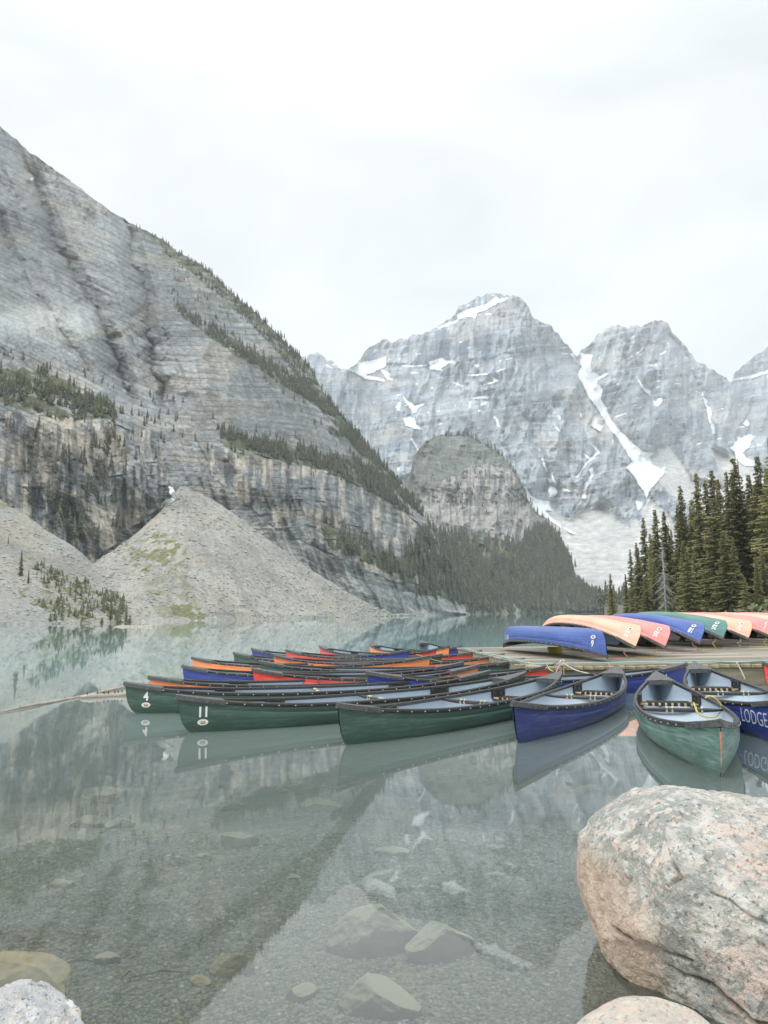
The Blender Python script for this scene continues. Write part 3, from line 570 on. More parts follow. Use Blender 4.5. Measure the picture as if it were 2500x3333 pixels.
nt.links.new(tc.outputs['Object'], mp.inputs[0]); nt.links.new(mp.outputs[0], nz.inputs[0]); nt.links.new(nz.outputs[0], bp.inputs['Height'])
nt.links.new(bp.outputs[0], gl.inputs['Normal']); nt.links.new(m2.outputs[0], out.inputs[0])
# ------------------------------------------------------------------ canoes
CL, CBM = 5.4, .465                       # length, half beam
keel = lambda s: .045 * abs(s) ** 3
sheer = lambda s: .365 + .175 * abs(s) ** 2.6
def hull_pt(s, a, inset=0.0, lift=0.0, groove=0.0):
    b = max(CBM * (1 - abs(s) ** 2.25) + .007 - inset, .002); k = keel(s) + lift; g = sheer(s)
    ends = abs(s) ** 3
    pc = .5 * (1 - ends) + 1.0 * ends; ps = .78 * (1 - ends) + .95 * ends
    c, sn = math.cos(a), math.sin(a)
    y = -b * math.copysign(abs(c) ** pc, c); z = g - (g - k) * abs(sn) ** ps
    zf = (z - k) / max(g - k, .01)
    y *= 1 + .06 * (1 - abs(2 * zf - 1)) * (1 - ends) - groove
    rk = (.022 * (1 - zf) + .07 * max(0, 1 - zf) ** 5) * abs(s) ** 10
    return Vector((s * (CL / 2 - inset * 1.5) * (1 - rk), y, z))
SS = [math.sin(math.pi / 2 * t) * .35 + .65 * t for t in np.linspace(-1, 1, 47)]
def angle_at(s, drop):                   # section angle where the side is `drop` below the gunwale
    g, k = sheer(s), keel(s); ends = abs(s) ** 3; ps = .78 * (1 - ends) + .95 * ends
    return math.asin(min(1, (drop / (g - k)) ** (1 / ps)))
def side_pt(s, z, side=-1, off=.004):    # a point on the outer side at height z
    a = angle_at(s, sheer(s) - z)
    p = hull_pt(s, a); p.y = side * (abs(p.y) + off); return p
def mk_hull(inner=False):
    V = []; m = 0
    for s in SS:
        if inner:
            A = [math.pi * t for t in np.linspace(0, 1, 19)]
            row = [hull_pt(s, a, .016, .105 * (1 - abs(s) ** 6) + .01) for a in A]
        else:
            g1, g2, g3 = (angle_at(s, .092), angle_at(s, .098), angle_at(s, .104))
            A = [0, g1 * .5, g1, g2, g3] + [g3 + (math.pi / 2 - g3) * t for t in np.linspace(.12, 1, 8)]
            G = [0, 0, 0, .018, 0] + [0] * 8
            row = [hull_pt(s, a, 0, 0, g) for a, g in zip(A, G)]
            row += [Vector((p.x, -p.y, p.z)) for p in row[-2::-1]]
        m = len(row); V += row
    return np_mesh('hull', np.array([tuple(v) for v in V]), grid_faces(len(SS), m, inner))
def sweep(prof, side, s0=-1, s1=1, n=48, out=0.0):
    V = []; k = len(prof)
    for t in np.linspace(s0, s1, n):
        tt = math.copysign(abs(t) ** .8, t)
        p = hull_pt(tt, 0); y = side * (abs(p.y))
        for (dy, dz) in prof: V.append((p.x * 1.002, y + side * dy, p.z + dz))
    Fs = []
    for i in range(n - 1):
        for j in range(k): Fs.append((i * k + j, i * k + (j + 1) % k, (i + 1) * k + (j + 1) % k, (i + 1) * k + j))
    Fs += [tuple(range(k)), tuple((n - 1) * k + j for j in range(k))]
    return MB().add(V, Fs)
GP = [(-.024, -.03), (.012, -.036), (.016, -.006), (.010, .012), (-.016, .014), (-.024, .004)]
def deck_plate(end):
    V = []; Fs = []; n = 9; s0 = .80
    for i, t in enumerate(np.linspace(s0, 1.0, n)):
        p = hull_pt(end * t, 0); hw = abs(p.y) + .020; u = (t - s0) / (1 - s0)
        x = p.x * 1.006 if i < n - 1 else p.x + end * .022
        z = p.z + .018 + .012 * u
        for (y, dz) in ((-hw - .004, -.058), (-hw, -.004), (-hw * .6, .004), (0, .010), (hw * .6, .004), (hw, -.004), (hw + .004, -.058)): V.append((x, y if i < n - 1 else y * .55, z + dz))
    for i in range(n - 1):
        for j in range(6):
            if i == 0 and j in (2, 3): pass
            Fs.append((i * 7 + j, i * 7 + j + 1, (i + 1) * 7 + j + 1, (i + 1) * 7 + j))
    Fs.append(tuple((n - 1) * 7 + j for j in range(7))); Fs.append((0, 1, 2, 3, 4, 5, 6))
    b = MB().add(V, Fs)
    return b
def lug_rows(end):                        # raised ribs along the plate's edge
    b = MB()
    for side in (-1, 1):
        for t in (.83, .865, .90, .935):
            p = hull_pt(end * t, 0); b.box((p.x, side * (abs(p.y) + .026), p.z - .012), (.05, .010, .022), rz=-side * end * .32)
    return b
def hanger(side):                         # moulded bracket with an X brace and two bolts
    b = MB(); y = 0
    b.box((0, 0, -.07), (.30, .012, .135)); 
    for q in (-1, 1): b.box((q * .135, side * -.008, -.07), (.022, .016, .14))
    for q in (-1, 1): b.box((0, side * -.010, -.07), (.15, .008, .014), M=Matrix.Rotation(q * .8, 3, 'Y'))
    b.box((0, side * -.010, -.008), (.30, .022, .016)); b.box((0, side * -.03, -.138), (.30, .06, .012))
    return b
def bolts(side):
    b = MB()
    for q in (-.115, .115): b.tube([(q, -side * .006, -.035), (q, -side * .020, -.035)], .015, 8)
    return b
ME = {}
M_gun = noisy(mat('black_vinyl', (.042, .040, .038), .33, .5), 30, .35, 4, .15, 120)
M_wear = noisy(mat('worn_black_vinyl', (.085, .085, .083), .42, .5), 25, .5, 4, .2, 80)
M_in = noisy(mat('grey_blue_liner', (.40, .475, .545), .55, .4), 60, .10, 4, .05, 200)
M_wood = noisy(mat('ash_wood', (.62, .44, .25), .5), 8, .15, 4, 0, coord='Object', stretch=(1, 8, 1))
M_web = mat('black_webbing', (.02, .02, .02), .7)
M_riv = mat('steel_rivet', (.75, .75, .74), .3)
M_white = noisy(mat('white_vinyl_print', (.78, .78, .76), .5), 9, .12, 6)
M_dark = mat('printed_dark', (.05, .055, .06), .5)
M_amber = mat('printed_amber', (.62, .38, .12), .5)
def hullmat(name, c, scuff):
    # scuffed plastic: colour, faint scratches along the hull and a pale scum line near the water
    m = mat(name, c, .42, .5); nt = m.node_tree; b = nt.nodes['Principled BSDF']; tc = N(nt, 'ShaderNodeTexCoord')
    mp = N(nt, 'ShaderNodeMapping'); mp.inputs['Scale'].default_value = (.7, 5, 16); nt.links.new(tc.outputs['Object'], mp.inputs[0])
    nz = N(nt, 'ShaderNodeTexNoise'); nz.inputs['Scale'].default_value = 2.2; nz.inputs['Detail'].default_value = 8; nz.inputs['Roughness'].default_value = .7
    oi = N(nt, 'ShaderNodeObjectInfo'); nt.links.new(mp.outputs[0], nz.inputs[0])
    mr = N(nt, 'ShaderNodeMapRange'); mr.inputs[1].default_value = .42 if name == 'teal_hull' else .50; mr.inputs[2].default_value = .74; mr.inputs[4].default_value = .75
    nt.links.new(nz.outputs[0], mr.inputs[0])
    mx = N(nt, 'ShaderNodeMix', data_type='RGBA'); mx.inputs[6].default_value = (*c, 1); mx.inputs[7].default_value = (*scuff, 1)
    nt.links.new(mr.outputs[0], mx.inputs[0])
    n2 = N(nt, 'ShaderNodeTexNoise'); n2.inputs['Scale'].default_value = 3; n2.inputs['Detail'].default_value = 4; nt.links.new(tc.outputs['Object'], n2.inputs[0])
    hs = N(nt, 'ShaderNodeHueSaturation'); m3 = N(nt, 'ShaderNodeMapRange'); m3.inputs[3].default_value = .82; m3.inputs[4].default_value = 1.15
    nt.links.new(n2.outputs[0], m3.inputs[0]); nt.links.new(m3.outputs[0], hs.inputs['Value']); nt.links.new(mx.outputs[2], hs.inputs['Color'])
    # silt film where the hull meets the water
    sx = N(nt, 'ShaderNodeSeparateXYZ'); nt.links.new(tc.outputs['Object'], sx.inputs[0])
    m4 = N(nt, 'ShaderNodeMapRange'); m4.inputs[1].default_value = .16; m4.inputs[2].default_value = .08; m4.inputs[4].default_value = .35; nt.links.new(sx.outputs[2], m4.inputs[0])
    ml = N(nt, 'ShaderNodeMath', operation='MULTIPLY'); nt.links.new(m4.outputs[0], ml.inputs[0]); nt.links.new(nz.outputs[0], ml.inputs[1])
    m5 = N(nt, 'ShaderNodeMix', data_type='RGBA'); m5.inputs[7].default_value = (.22, .25, .22, 1); nt.links.new(ml.outputs[0], m5.inputs[0]); nt.links.new(hs.outputs[0], m5.inputs[6])
    nt.links.new(m5.outputs[2], b.inputs['Base Color'])
    r = N(nt, 'ShaderNodeMapRange'); r.inputs[3].default_value = .3; r.inputs[4].default_value = .55; nt.links.new(n2.outputs[0], r.inputs[0]); nt.links.new(r.outputs[0], b.inputs['Roughness'])
    bp = N(nt, 'ShaderNodeBump'); bp.inputs['Strength'].default_value = .12; bp.inputs['Distance'].default_value = .01; nt.links.new(nz.outputs[0], bp.inputs['Height']); nt.links.new(bp.outputs[0], b.inputs['Normal'])
    return m
HM = {'green': hullmat('green_hull', (.045, .092, .070), (.12, .20, .17)), 'blue': hullmat('blue_hull', (.026, .052, .26), (.09, .13, .36)),
      'navy': hullmat('navy_hull', (.030, .042, .17), (.11, .13, .26)), 'teal': hullmat('teal_hull', (.075, .16, .135), (.30, .42, .38)),
      'orange': hullmat('orange_hull', (.92, .27, .09), (.92, .45, .26)), 'red': hullmat('red_hull', (.78, .075, .055), (.85, .25, .2)),
      'sunned orange': hullmat('skylit_orange_hull', (.94, .47, .32), (.95, .66, .54)), 'sunned red': hullmat('skylit_red_hull', (.90, .27, .25), (.93, .47, .44)),  # upturned hulls: the pale sheen of the sky is put into the base colour
      'sunned blue': hullmat('skylit_blue_hull', (.065, .12, .38), (.18, .25, .50)), 'sunned green': hullmat('skylit_green_hull', (.09, .22, .19), (.20, .35, .32))}
hull0 = mk_hull(); inner0 = mk_hull(True); inner0.materials.append(M_in)
hulls = {}
for k, m in HM.items():
    me = hull0.copy(); me.name = 'hull_' + k.replace(' ', '_'); me.materials.append(m); hulls[k] = me
gun = {s: sweep(GP, s).mesh('gunwale', True) for s in (-1, 1)}
plate = {e: deck_plate(e).mesh('deck_plate') for e in (-1, 1)}
lugs = {e: lug_rows(e).mesh('rib') for e in (-1, 1)}
hang = {s: hanger(s).mesh('seat_bracket') for s in (-1, 1)}
boltm = {s: bolts(s).mesh('bolt') for s in (-1, 1)}
def rivets(side):
    b = MB()
    for t in np.linspace(-.8, .8, 22):
        p = hull_pt(t, 0); b.box((p.x, side * (abs(p.y) + .017), p.z - .018), (.013, .006, .013))
    return b.mesh('rivet')
rivm = {s: rivets(s) for s in (-1, 1)}
def yoke():
    b = MB(); w = abs(hull_pt(0, 0).y) - .02
    b.tube([(0, y * w, sheer(0) - .03 - .008 * (1 - y * y)) for y in np.linspace(-1, 1, 9)], [.012, .022, .027, .027, .027, .027, .027, .022, .012], 8)
    return b.mesh('thwart', True)
def tie(y0):
    b = MB()
    for q in (-.03, .03): b.tube([(.031 * math.cos(t), y0 + q, sheer(0) - .036 + .031 * math.sin(t)) for t in np.linspace(0, 6.3, 9)], .011, 5)
    return b.mesh('tape_ring', True)
sx_ = 1.32; SW = abs(hull_pt(sx_ / (CL / 2), 0).y)
def seat_rails(q):
    b = MB(); w = abs(hull_pt(sx_ / (CL / 2), 0).y) - .025
    b.tube([(q * .125, -w, 0), (q * .125, w, 0)], .017, 8); return b.mesh('seat_rail', True)
def seat_web():
    b = MB(); w = .235
    for k in range(7):
        y = -w + 2 * w * k / 6; b.box((0, y, .018), (.29, .050, .004)); b.box((-.145, y, 0), (.005, .050, .04)); b.box((.145, y, 0), (.005, .050, .04))
    for k in range(4): b.box((-.09 + .06 * k, 0, .0225), (.045, .52, .004))
    return b.mesh('webbing')
yk = yoke(); rail = {q: seat_rails(q) for q in (-1, 1)}; webm = seat_web(); tapes = [tie(.12), tie(-.2)]
M_tape = mat('cream_tape', (.62, .58, .38), .6)
# lettering
FONT = bpy.data.fonts[0] if bpy.data.fonts else None
def text_mesh(txt, size, bold=.0, name='marking'):
    c = bpy.data.curves.new('t', 'FONT'); c.body = txt; c.size = size; c.align_x = 'CENTER'; c.align_y = 'CENTER'; c.offset = bold; c.resolution_u = 3
    t = bpy.data.objects.new('t', c); link(t); dg = bpy.context.evaluated_depsgraph_get(); me = bpy.data.meshes.new_from_object(t.evaluated_get(dg)); me.name = name
    bpy.data.objects.remove(t); bpy.data.curves.remove(c); return me
def on_side(me, x0, z0, side, squash=1.0, off=.004, slope=0.0):
    # bends flat print onto the hull side; it reads left to right seen from outside
    bm = bmesh.new(); bm.from_mesh(me)
    bmesh.ops.triangulate(bm, faces=bm.faces); bmesh.ops.subdivide_edges(bm, edges=[e for e in bm.edges if e.calc_length() > .05], cuts=1)
    for v in bm.verts:
        u, w = v.co.x * squash, v.co.y
        x = x0 + (u if side < 0 else -u); z = z0 + w + slope * u
        s = max(-.985, min(.985, x / (CL / 2)))
        p = side_pt(s, min(max(z, keel(s) + .03), sheer(s) - .005), side, off); v.co = (x, p.y, z)
    bm.to_mesh(me); bm.free(); return me
def oval(r1=.062, r2=.038):
    b = MB(); n = 22; b.add([(r1 * math.cos(2 * math.pi * k / n), r2 * math.sin(2 * math.pi * k / n), 0) for k in range(n)], [tuple(range(n))]); return b.mesh('logo')
def emblem(kind):
    b = MB()
    if kind == 0:
        for x0 in (-.022, .002): b.add([(x0, -.004, 0), (x0 + .019, -.004, 0), (x0 + .017, .016, 0), (x0 + .003, .014, 0)], [(0, 1, 2, 3)])
    else:
        b.add([(-.03, -.008, 0), (.03, -.008, 0), (.022, -.018, 0), (-.022, -.018, 0)], [(0, 1, 2, 3)]); b.add([(-.027, .002, 0), (-.020, .012, 0), (-.012, .004, 0), (-.012, -.004, 0), (-.026, -.004, 0)], [(0, 1, 2, 3, 4)]); b.add([(.012, .004, 0), (.020, .013, 0), (.027, .002, 0), (.026, -.004, 0), (.012, -.004, 0)], [(0, 1, 2, 3, 4)])
    return b.mesh('emblem')
def number(parent, txt, x, z, side=-1, size=.17, amber=True, logo=True, dz=-.118):
    t = on_side(text_mesh(txt, size, .006, 'number'), x, z, side, .8); obj('number', t, M_white, parent)
    if logo:
        lg = obj('logo', on_side(oval(), x, z + dz, side), M_white, parent)
        obj('emblem', on_side(emblem(1), x, z + dz, side, 1, .008), M_dark, lg); obj('emblem', on_side(emblem(0), x, z + dz, side, 1, .0095), M_amber if amber else M_dark, lg)
def make_canoe(colour, label, group, full=True):
    root = empty('canoe'); tag(root, label, 'canoe', group)
    obj('hull', hulls[colour], None, root); obj('inner_hull', inner0, None, root)
    for s in (-1, 1):
        g = obj('gunwale', gun[s], M_gun, root)
        rv = obj('rivet', rivm[s], M_riv, g); rv['kind'] = 'stuff'
        p = obj('deck_plate', plate[s], M_wear, root); obj('rib', lugs[s], M_wear, p)['kind'] = 'stuff'
    t = obj('thwart', yk, M_gun, root)
    if full:
        for tm in tapes: obj('tape_ring', tm, M_tape, t)['kind'] = 'stuff'
    for e in (-1, 1):
        st = obj('seat', rail[e], M_wood, root); st.location = (e * sx_, 0, sheer(sx_ / 2.7) - .135)
        obj('seat_rail', rail[-e], M_wood, st); obj('webbing', webm, M_web, st)['kind'] = 'stuff'
        for s in (-1, 1):
            h = obj('seat_bracket', hang[s], M_gun, root); h.location = (e * sx_, s * (SW - .026), sheer(sx_ / 2.7) - .012); h.rotation_euler = (0, 0, -s * e * .17)
            obj('bolt', boltm[s], M_wear, h)['kind'] = 'stuff'
    return root
FL = 'canoes floating tied at the dock'
def float_canoe(colour, a, b, ya, yb, label, full=True):
    A = at_y(a[0], a[1], ya); B = at_y(b[0], b[1], yb); d = B - A
    L = math.hypot(d[0], d[1]); root = make_canoe(colour, label, FL, full)
    zt = sheer(1) + .04                   # top of a stem above the keel line
    pitch = -math.asin(max(-.03, min(.03, (d[2]) / L)))
    zc = (A[2] + B[2]) / 2 - zt
    root.location = ((A[0] + B[0]) / 2, (A[1] + B[1]) / 2, max(-.105, min(-.055, zc)))
    root.rotation_euler = (0, pitch, math.atan2(d[1], d[0])); root.scale = (L / (CL + .04), 1, 1)
    print('canoe', colour, 'L %.2f' % L, 'tips z %.2f %.2f' % (A[2], B[2]))
    return root
c = float_canoe('green', (1096, 2288.6), (1827, 2184), 8.25, 12.0, 'dark green canoe without a number between the canoe marked 11 and the near blue one')
c = float_canoe('green', (574, 2260), (1712, 2184), 9.32, 12.1, 'green canoe marked 11 on its bow'); number(c, '11', -2.42, .345)
c = float_canoe('green', (402.6, 2218), (1596, 2180), 11.3, 12.45, 'green canoe marked 4 whose bow points furthest left'); number(c, '4', -2.40, .35)
c = float_canoe('blue', (1191.4, 2185), (2236, 2157), 12.62, 13.5, 'blue canoe marked 24 lying along the front edge of the dock', False)
number(c, '24', 2.20, .33, size=.16, logo=False)
tx = on_side(text_mesh('- --- --', .05, 0), -2.2, .41, -1, 1); obj('lettering', tx, M_dark, c)
float_canoe('orange', (482, 2197), (1561, 2160), 12.6, 13.62, 'orange canoe right behind the green canoe marked 4', False)
float_canoe('red', (819, 2180.6), (1814.6, 2163), 13.75, 14.05, 'red canoe whose stern reaches the near corner of the dock', False)
float_canoe('blue', (591, 2166.5), (1510, 2156), 15.0, 14.75, 'blue canoe with its bow between two orange canoes', False)
float_canoe('green', (842, 2149), (1708, 2141), 16.15, 15.6, 'green canoe whose stern touches the dock left of the near corner', False)
float_canoe('orange', (623, 2137), (1403, 2132), 18.1, 17.0, 'orange canoe directly behind the blue bow in front, stern tied by a pale rope', False)
float_canoe('orange', (888, 2129), (1642.6, 2126), 18.5, 17.4, 'orange canoe between the long green canoe and the red canoe at the dock side', False)
c = float_canoe('green', (758, 2125), (1440, 2130), 19.6, 18.1, 'green canoe with its bow just below the far blue canoe bow', False)
float_canoe('red', (929, 2113), (1569.6, 2114.6), 21.2, 19.1, 'red canoe whose bow overlaps the far blue canoe', False)
float_canoe('blue', (818, 2108.5), (1334.6, 2112.4), 22.4, 20.3, 'far blue canoe behind the red one at the left of the back rows', False)
float_canoe('red', (1039.5, 2103), (1421, 2112), 23.2, 20.6, 'small looking red canoe third from last in the back rows', False)
float_canoe('orange', (1203, 2093), (1463, 2102), 25.2, 21.9, 'farthest orange canoe tied to the back corner of the dock', False)
float_canoe('blue', (1369, 2086), (1502, 2104), 26.2, 22.6, 'dark rimmed canoe farthest back by the corner of the dock', False)
c = float_canoe('navy', (1668, 2278.6), (2013, 2165), 8.15, 12.9, 'dark blue canoe without a number, stem pointing at the camera')
c = float_canoe('teal', (2343.6, 2338), (2135.6, 2183), 6.33, 11.3, 'scuffed green canoe with an orange scraped stem, nearest to the camera')
sc = MB(); M_scrape = noisy(mat('orange_scrape', (.62, .25, .13), .5), 20, .3)
pts = [hull_pt(-.999, a) for a in (math.pi * .04, math.pi * .12, math.pi * .22, math.pi * .32)]
sc.tube([(p.x - .006, p.y * 0, p.z) for p in pts], [.010, .007, .004, .002], 6); obj('scraped_edge', sc.mesh('scraped_edge'), M_scrape, c)
c = float_canoe('blue', (2560, 2272), (2259, 2151), 7.7, 13.0, 'bright blue canoe lettered LODGE cut by the right edge')
# the lettering on its camera side
tx = text_mesh('MORAINE LAKE', .20, .002, 'lettering'); M_let = mat('silver_lettering', (.60, .63, .66), .4)
t1 = on_side(tx, -.98, .275, 1, .62); obj('lettering', t1, M_let, c)
t2 = on_side(text_mesh('LODGE', .215, -.001, 'lettering'), -2.14, .30, 1, .72); obj('lettering', t2, M_let, c)
c = float_canoe('red', (2482, 2158.6), (2900, 2150), 13.3, 13.6, 'red canoe against the dock at the right edge, only its bow in view', False)

# ------------------------------------------------------------------ the dock
DZ = .43
M_plank = noisy(mat('weathered_plank', (.37, .34, .275), .85, .3), 3, .25, 8, .35, 12, stretch=(.25, 6, 6), bdist=.004)
def varied(m, lo=.72, hi=1.15):
    nt = m.node_tree; b = nt.nodes['Principled BSDF']; src = b.inputs['Base Color'].links[0].from_socket
    oi = N(nt, 'ShaderNodeObjectInfo'); r = N(nt, 'ShaderNodeMapRange'); r.inputs[3].default_value = lo; r.inputs[4].default_value = hi; nt.links.new(oi.outputs['Random'], r.inputs[0])
    v = N(nt, 'ShaderNodeVectorMath', operation='SCALE'); nt.links.new(src, v.inputs[0]); nt.links.new(r.outputs[0], v.inputs['Scale']); nt.links.new(v.outputs[0], b.inputs['Base Color'])
varied(M_plank, .55, 1.15)
M_beam = noisy(mat('weathered_beam', (.27, .26, .185), .9, .3), 2.5, .4, 8, .4, 10, stretch=(.3, 4, 4), bdist=.006)
M_beamd = noisy(mat('plank_end_grain', (.36, .31, .20), .9, .3), 9, .35, 6, .4, 20, bdist=.006)
dock = empty('dock', (0, 0, 0)); tag(dock, 'low wooden dock carrying the upturned canoes', 'dock')
xl = lambda y: 2.62 - .09 * (y - 14.0)
y = 13.98; k = 0
pl = {}
while y < 27.5:
    w = .138; x0 = xl(y) if y < 21.2 else 5.2; x1 = 17.5
    key = round(x1 - x0, 1)
    nx = 2 if y < 19 else 1; cut = [x0, x0 + (x1 - x0) * (.35 + .3 * (k % 2)), x1] if nx == 2 else [x0, x1]
    for a, b_ in zip(cut[:-1], cut[1:]):
        L = b_ - a - .006; kk = round(L, 2)
        if kk not in pl: pl[kk] = MB().box((0, 0, 0), (L, w - .016, .036)).mesh('plank', False, .004)
        p = obj('plank', pl[kk], M_plank, dock); p.location = ((a + b_) / 2, y + w / 2, DZ - .018 + random.uniform(-.005, .005)); p.rotation_euler = (random.uniform(-.01, .01), 0, random.uniform(-.0006, .0006))
    y += w; k += 1
be = [MB().box((0, 0, 0), (.178 + .004 * q, .5, .07)).mesh('plank_end', False, .014) for q in range(3)]
x = 2.95; k = 0
while x < 9.5:
    p = obj('plank_end', be[k % 3], M_beamd, dock); p.location = (x, 14.17 + random.uniform(-.012, .012), DZ - .073 + random.uniform(-.005, .003)); p.rotation_euler = (0, random.uniform(-.03, .03), 0); x += .192; k += 1
for (yy, z0, z1, ya) in ((14.03, -.15, DZ - .112, .12),):
    obj('beam', MB().box((9.9, yy, (z0 + z1) / 2), (14.4, ya, z1 - z0)).mesh('beam', False, .01), M_beam, dock)
obj('beam', MB().box((6.2, 14.012, .045), (7.2, .05, .14)).mesh('beam', False, .01), M_beam, dock)
# left side beam follows the slanted edge
b = MB(); b.add([(xl(14) + .02, 14.08, z) for z in (-.15, DZ - .04)] + [(xl(21.1) + .02, 21.1, z) for z in (-.15, DZ - .04)] + [(xl(14) + .15, 14.08, z) for z in (-.15, DZ - .04)] + [(xl(21.1) + .15, 21.1, z) for z in (-.15, DZ - .04)],
               [(0, 1, 3, 2), (4, 6, 7, 5), (0, 4, 5, 1), (2, 3, 7, 6), (1, 5, 7, 3), (0, 2, 6, 4)])
obj('beam', b.mesh('beam'), M_beam, dock)
# edge log at the near corner
obj('edge_log', MB().tube([(2.55, 13.93, DZ - .03), (2.85, 13.95, DZ - .06), (3.2, 13.97, DZ - .08)], .045, 8).mesh('edge_log', True), M_beamd, dock)
flt = obj('dock_float', MB().box((2.86, 13.9, .09), (.42, .25, .2)).mesh('dock_float', False, .03), mat('white_foam', (.72, .74, .74), .8)); tag(flt, 'white foam float at the near corner of the dock', 'float')

# ------------------------------------------------------------------ upturned canoes on the dock
UP = 'upturned canoes stored on the dock'
def up_canoe(colour, near, yn, roll, label, num=None, zt=None, far=None, yf=None, amber=False, yaw=None):
    A = at_y(near[0], near[1], yn)
    if far: B = at_y(far[0], far[1], yf)
    else: B = A + np.array([-.85, 5.2, .10])
    root = make_canoe(colour, label, UP, False)
    d = Vector(B) - Vector(A); L = math.hypot(d.x, d.y)
    # local +x runs to the far end; turned over about its own length, then rolled on to the next canoe
    Rz = Matrix.Rotation(math.atan2(d.y, d.x), 4, 'Z'); Ry = Matrix.Rotation(-math.asin(max(-.06, min(.06, d.z / L))), 4, 'Y')
    Rx = Matrix.Rotation(math.pi + roll, 4, 'X')
    M = Rz @ Ry @ Rx
    tip = Vector((-(CL / 2 + .02), 0, sheer(1) + .03)); root.matrix_world = Matrix.Translation(Vector(A)) @ M @ Matrix.Translation(-tip)
    if num:                               # the left-hand side from the camera is local -y turned over
        number(root, num, -2.36, .30, -1, .17, amber, True, -.118)
    return root
M_rope_y = noisy(mat('yellow_rope', (.55, .47, .17), .8), 60, .3); M_rope_w = noisy(mat('pale_rope', (.62, .60, .52), .8), 60, .3)
M_rope_t = noisy(mat('teal_rope', (.24, .48, .46), .7), 60, .3); M_rope_p = noisy(mat('pink_rope', (.52, .28, .30), .8), 60, .3)
UC = [('sunned orange', (2067, 2114), 15.0, 'pale orange upturned canoe marked 22', '22'), ('sunned red', (2164, 2113), 15.3, 'pinkish red upturned canoe marked 35', '35'),
      ('sunned blue', (2278, 2097), 16.6, 'blue upturned canoe marked 18 between the red and the green ones', '18'), ('sunned green', (2354, 2083), 17.9, 'green upturned canoe marked 25', '25'),
      ('sunned orange', (2436, 2084), 18.3, 'pale orange upturned canoe marked 21 beside the green one', '21'), ('sunned red', (2520, 2081), 18.9, 'upturned red canoe right of the canoe marked 21, its number cut by the right edge', '1'),
      ('sunned orange', (2600, 2078), 19.6, 'upturned orange canoe between two red ones, its near end beyond the right edge', None), ('sunned red', (2680, 2075), 20.3, 'last upturned red canoe of the row, only its ridge showing at the right edge', None)]
ups = []
for col_, nr, yn, lab, num in UC:
    ups.append((up_canoe(col_, nr, yn, R(31), lab, num), at_y(nr[0], nr[1], yn)))
u6 = up_canoe('sunned blue', (1978, 2143), 14.35, R(3), 'dark blue upturned canoe marked 6 lying flat at the left end of the row', '6', far=(1645, 2107), yf=19.55)
t = on_side(text_mesh('MOR  N   E', .17, .001, 'lettering'), 1.75, .29, -1, .7); obj('lettering', t, M_white, u6)
t = on_side(text_mesh('-------', .05, .0, 'lettering'), 1.1, .28, -1, 1); obj('lettering', t, M_dark, u6)
t = on_side(text_mesh('--- -----', .06, .0, 'lettering'), -2.2, .44, -1, 1); obj('lettering', t, M_dark, u6)
blk = at_z(1810, 2127, DZ)
tag(obj('support_block', MB().box((blk[0], blk[1] + .1, DZ + .075), (.30, .2, .15)).mesh('support_block', False, .004), noisy(mat('yellow_painted_wood', (.42, .36, .09), .8), 8, .2)), 'yellow painted block under the upturned canoe marked 6', 'block')
# ropes hanging from the upturned canoes to the deck
def rope(name, pts, r, m, label, group=None):
    P = [Vector(p) for p in pts]; Q = []
    for i in range(len(P) - 1):
        p0, p1, p2, p3 = P[max(i - 1, 0)], P[i], P[i + 1], P[min(i + 2, len(P) - 1)]
        for t in np.linspace(0, 1, 6)[:-1]:
            Q.append(.5 * ((2 * p1) + (p2 - p0) * t + (2 * p0 - 5 * p1 + 4 * p2 - p3) * t * t + (3 * p1 - p0 - 3 * p2 + p3) * t ** 3))
    Q.append(P[-1]); return tag(obj(name, MB().tube(Q, r, 5).mesh(name, True), m), label, 'rope', group)
names = ['canoe marked 22', 'canoe marked 35', 'upturned blue canoe marked 18', 'upturned green canoe', 'canoe marked 21', 'upturned red canoe at the right edge']
rm = [M_rope_p, M_rope_y, M_rope_p, M_rope_y, M_rope_w, M_rope_y]; rc = ['pink', 'yellow', 'pink', 'yellow', 'pale', 'yellow']
for i, (c, A) in enumerate(ups[:6]):
    T = c.matrix_world @ Vector((-2.36, 0, sheer(.87) + .02)); q = T - Vector((0, 0, 0))
    sgn = -1 if i not in (2,) else .4
    rope('mooring_rope', [T, T + Vector((.02 * sgn, -.05, -.10)), Vector((T.x + .12 * sgn, T.y - .10, (T.z + DZ) / 2)), Vector((T.x + .04 * sgn, T.y - .12, DZ + .02)), Vector((T.x - .18, T.y - .1, DZ + .010)), Vector((T.x - .45, T.y + .02, DZ + .009))], .010, rm[i], '%s rope hanging from the end of the %s' % (rc[i], names[i]), 'ropes hanging from the upturned canoes')
# long teal line along the dock's edge
pts = [(xl(21) + .1, 21.0, DZ + .02), (xl(19) + .05, 19, DZ + .012), (xl(17) + .1, 17, DZ + .012), (xl(15.2) + .05, 15.2, DZ + .02), (2.72, 14.1, DZ + .012), (3.3, 14.03, DZ + .012), (4.2, 14.05, DZ + .01), (5.2, 14.12, DZ + .012), (5.75, 14.05, DZ + .02), (6.45, 13.95, DZ - .005), (7.2, 14.02, DZ + .01), (8.5, 14.1, DZ + .01)]
rope('edge_rope', pts, .011, M_rope_t, 'long teal rope running along the edge of the dock')
def tip_rope(px, py, yy, dst, m, lab):
    A = at_y(px, py, yy); mid = (np.array(A) + np.array(dst)) / 2; mid[2] -= .03
    return rope('mooring_rope', [A, mid, dst], .009, m, lab, 'ropes tying the floating canoes to the dock')
tip_rope(1355, 2130, 17.1, (1.72, 17.6, .2), M_rope_y, 'pale yellow rope over the stern of the back orange canoe')
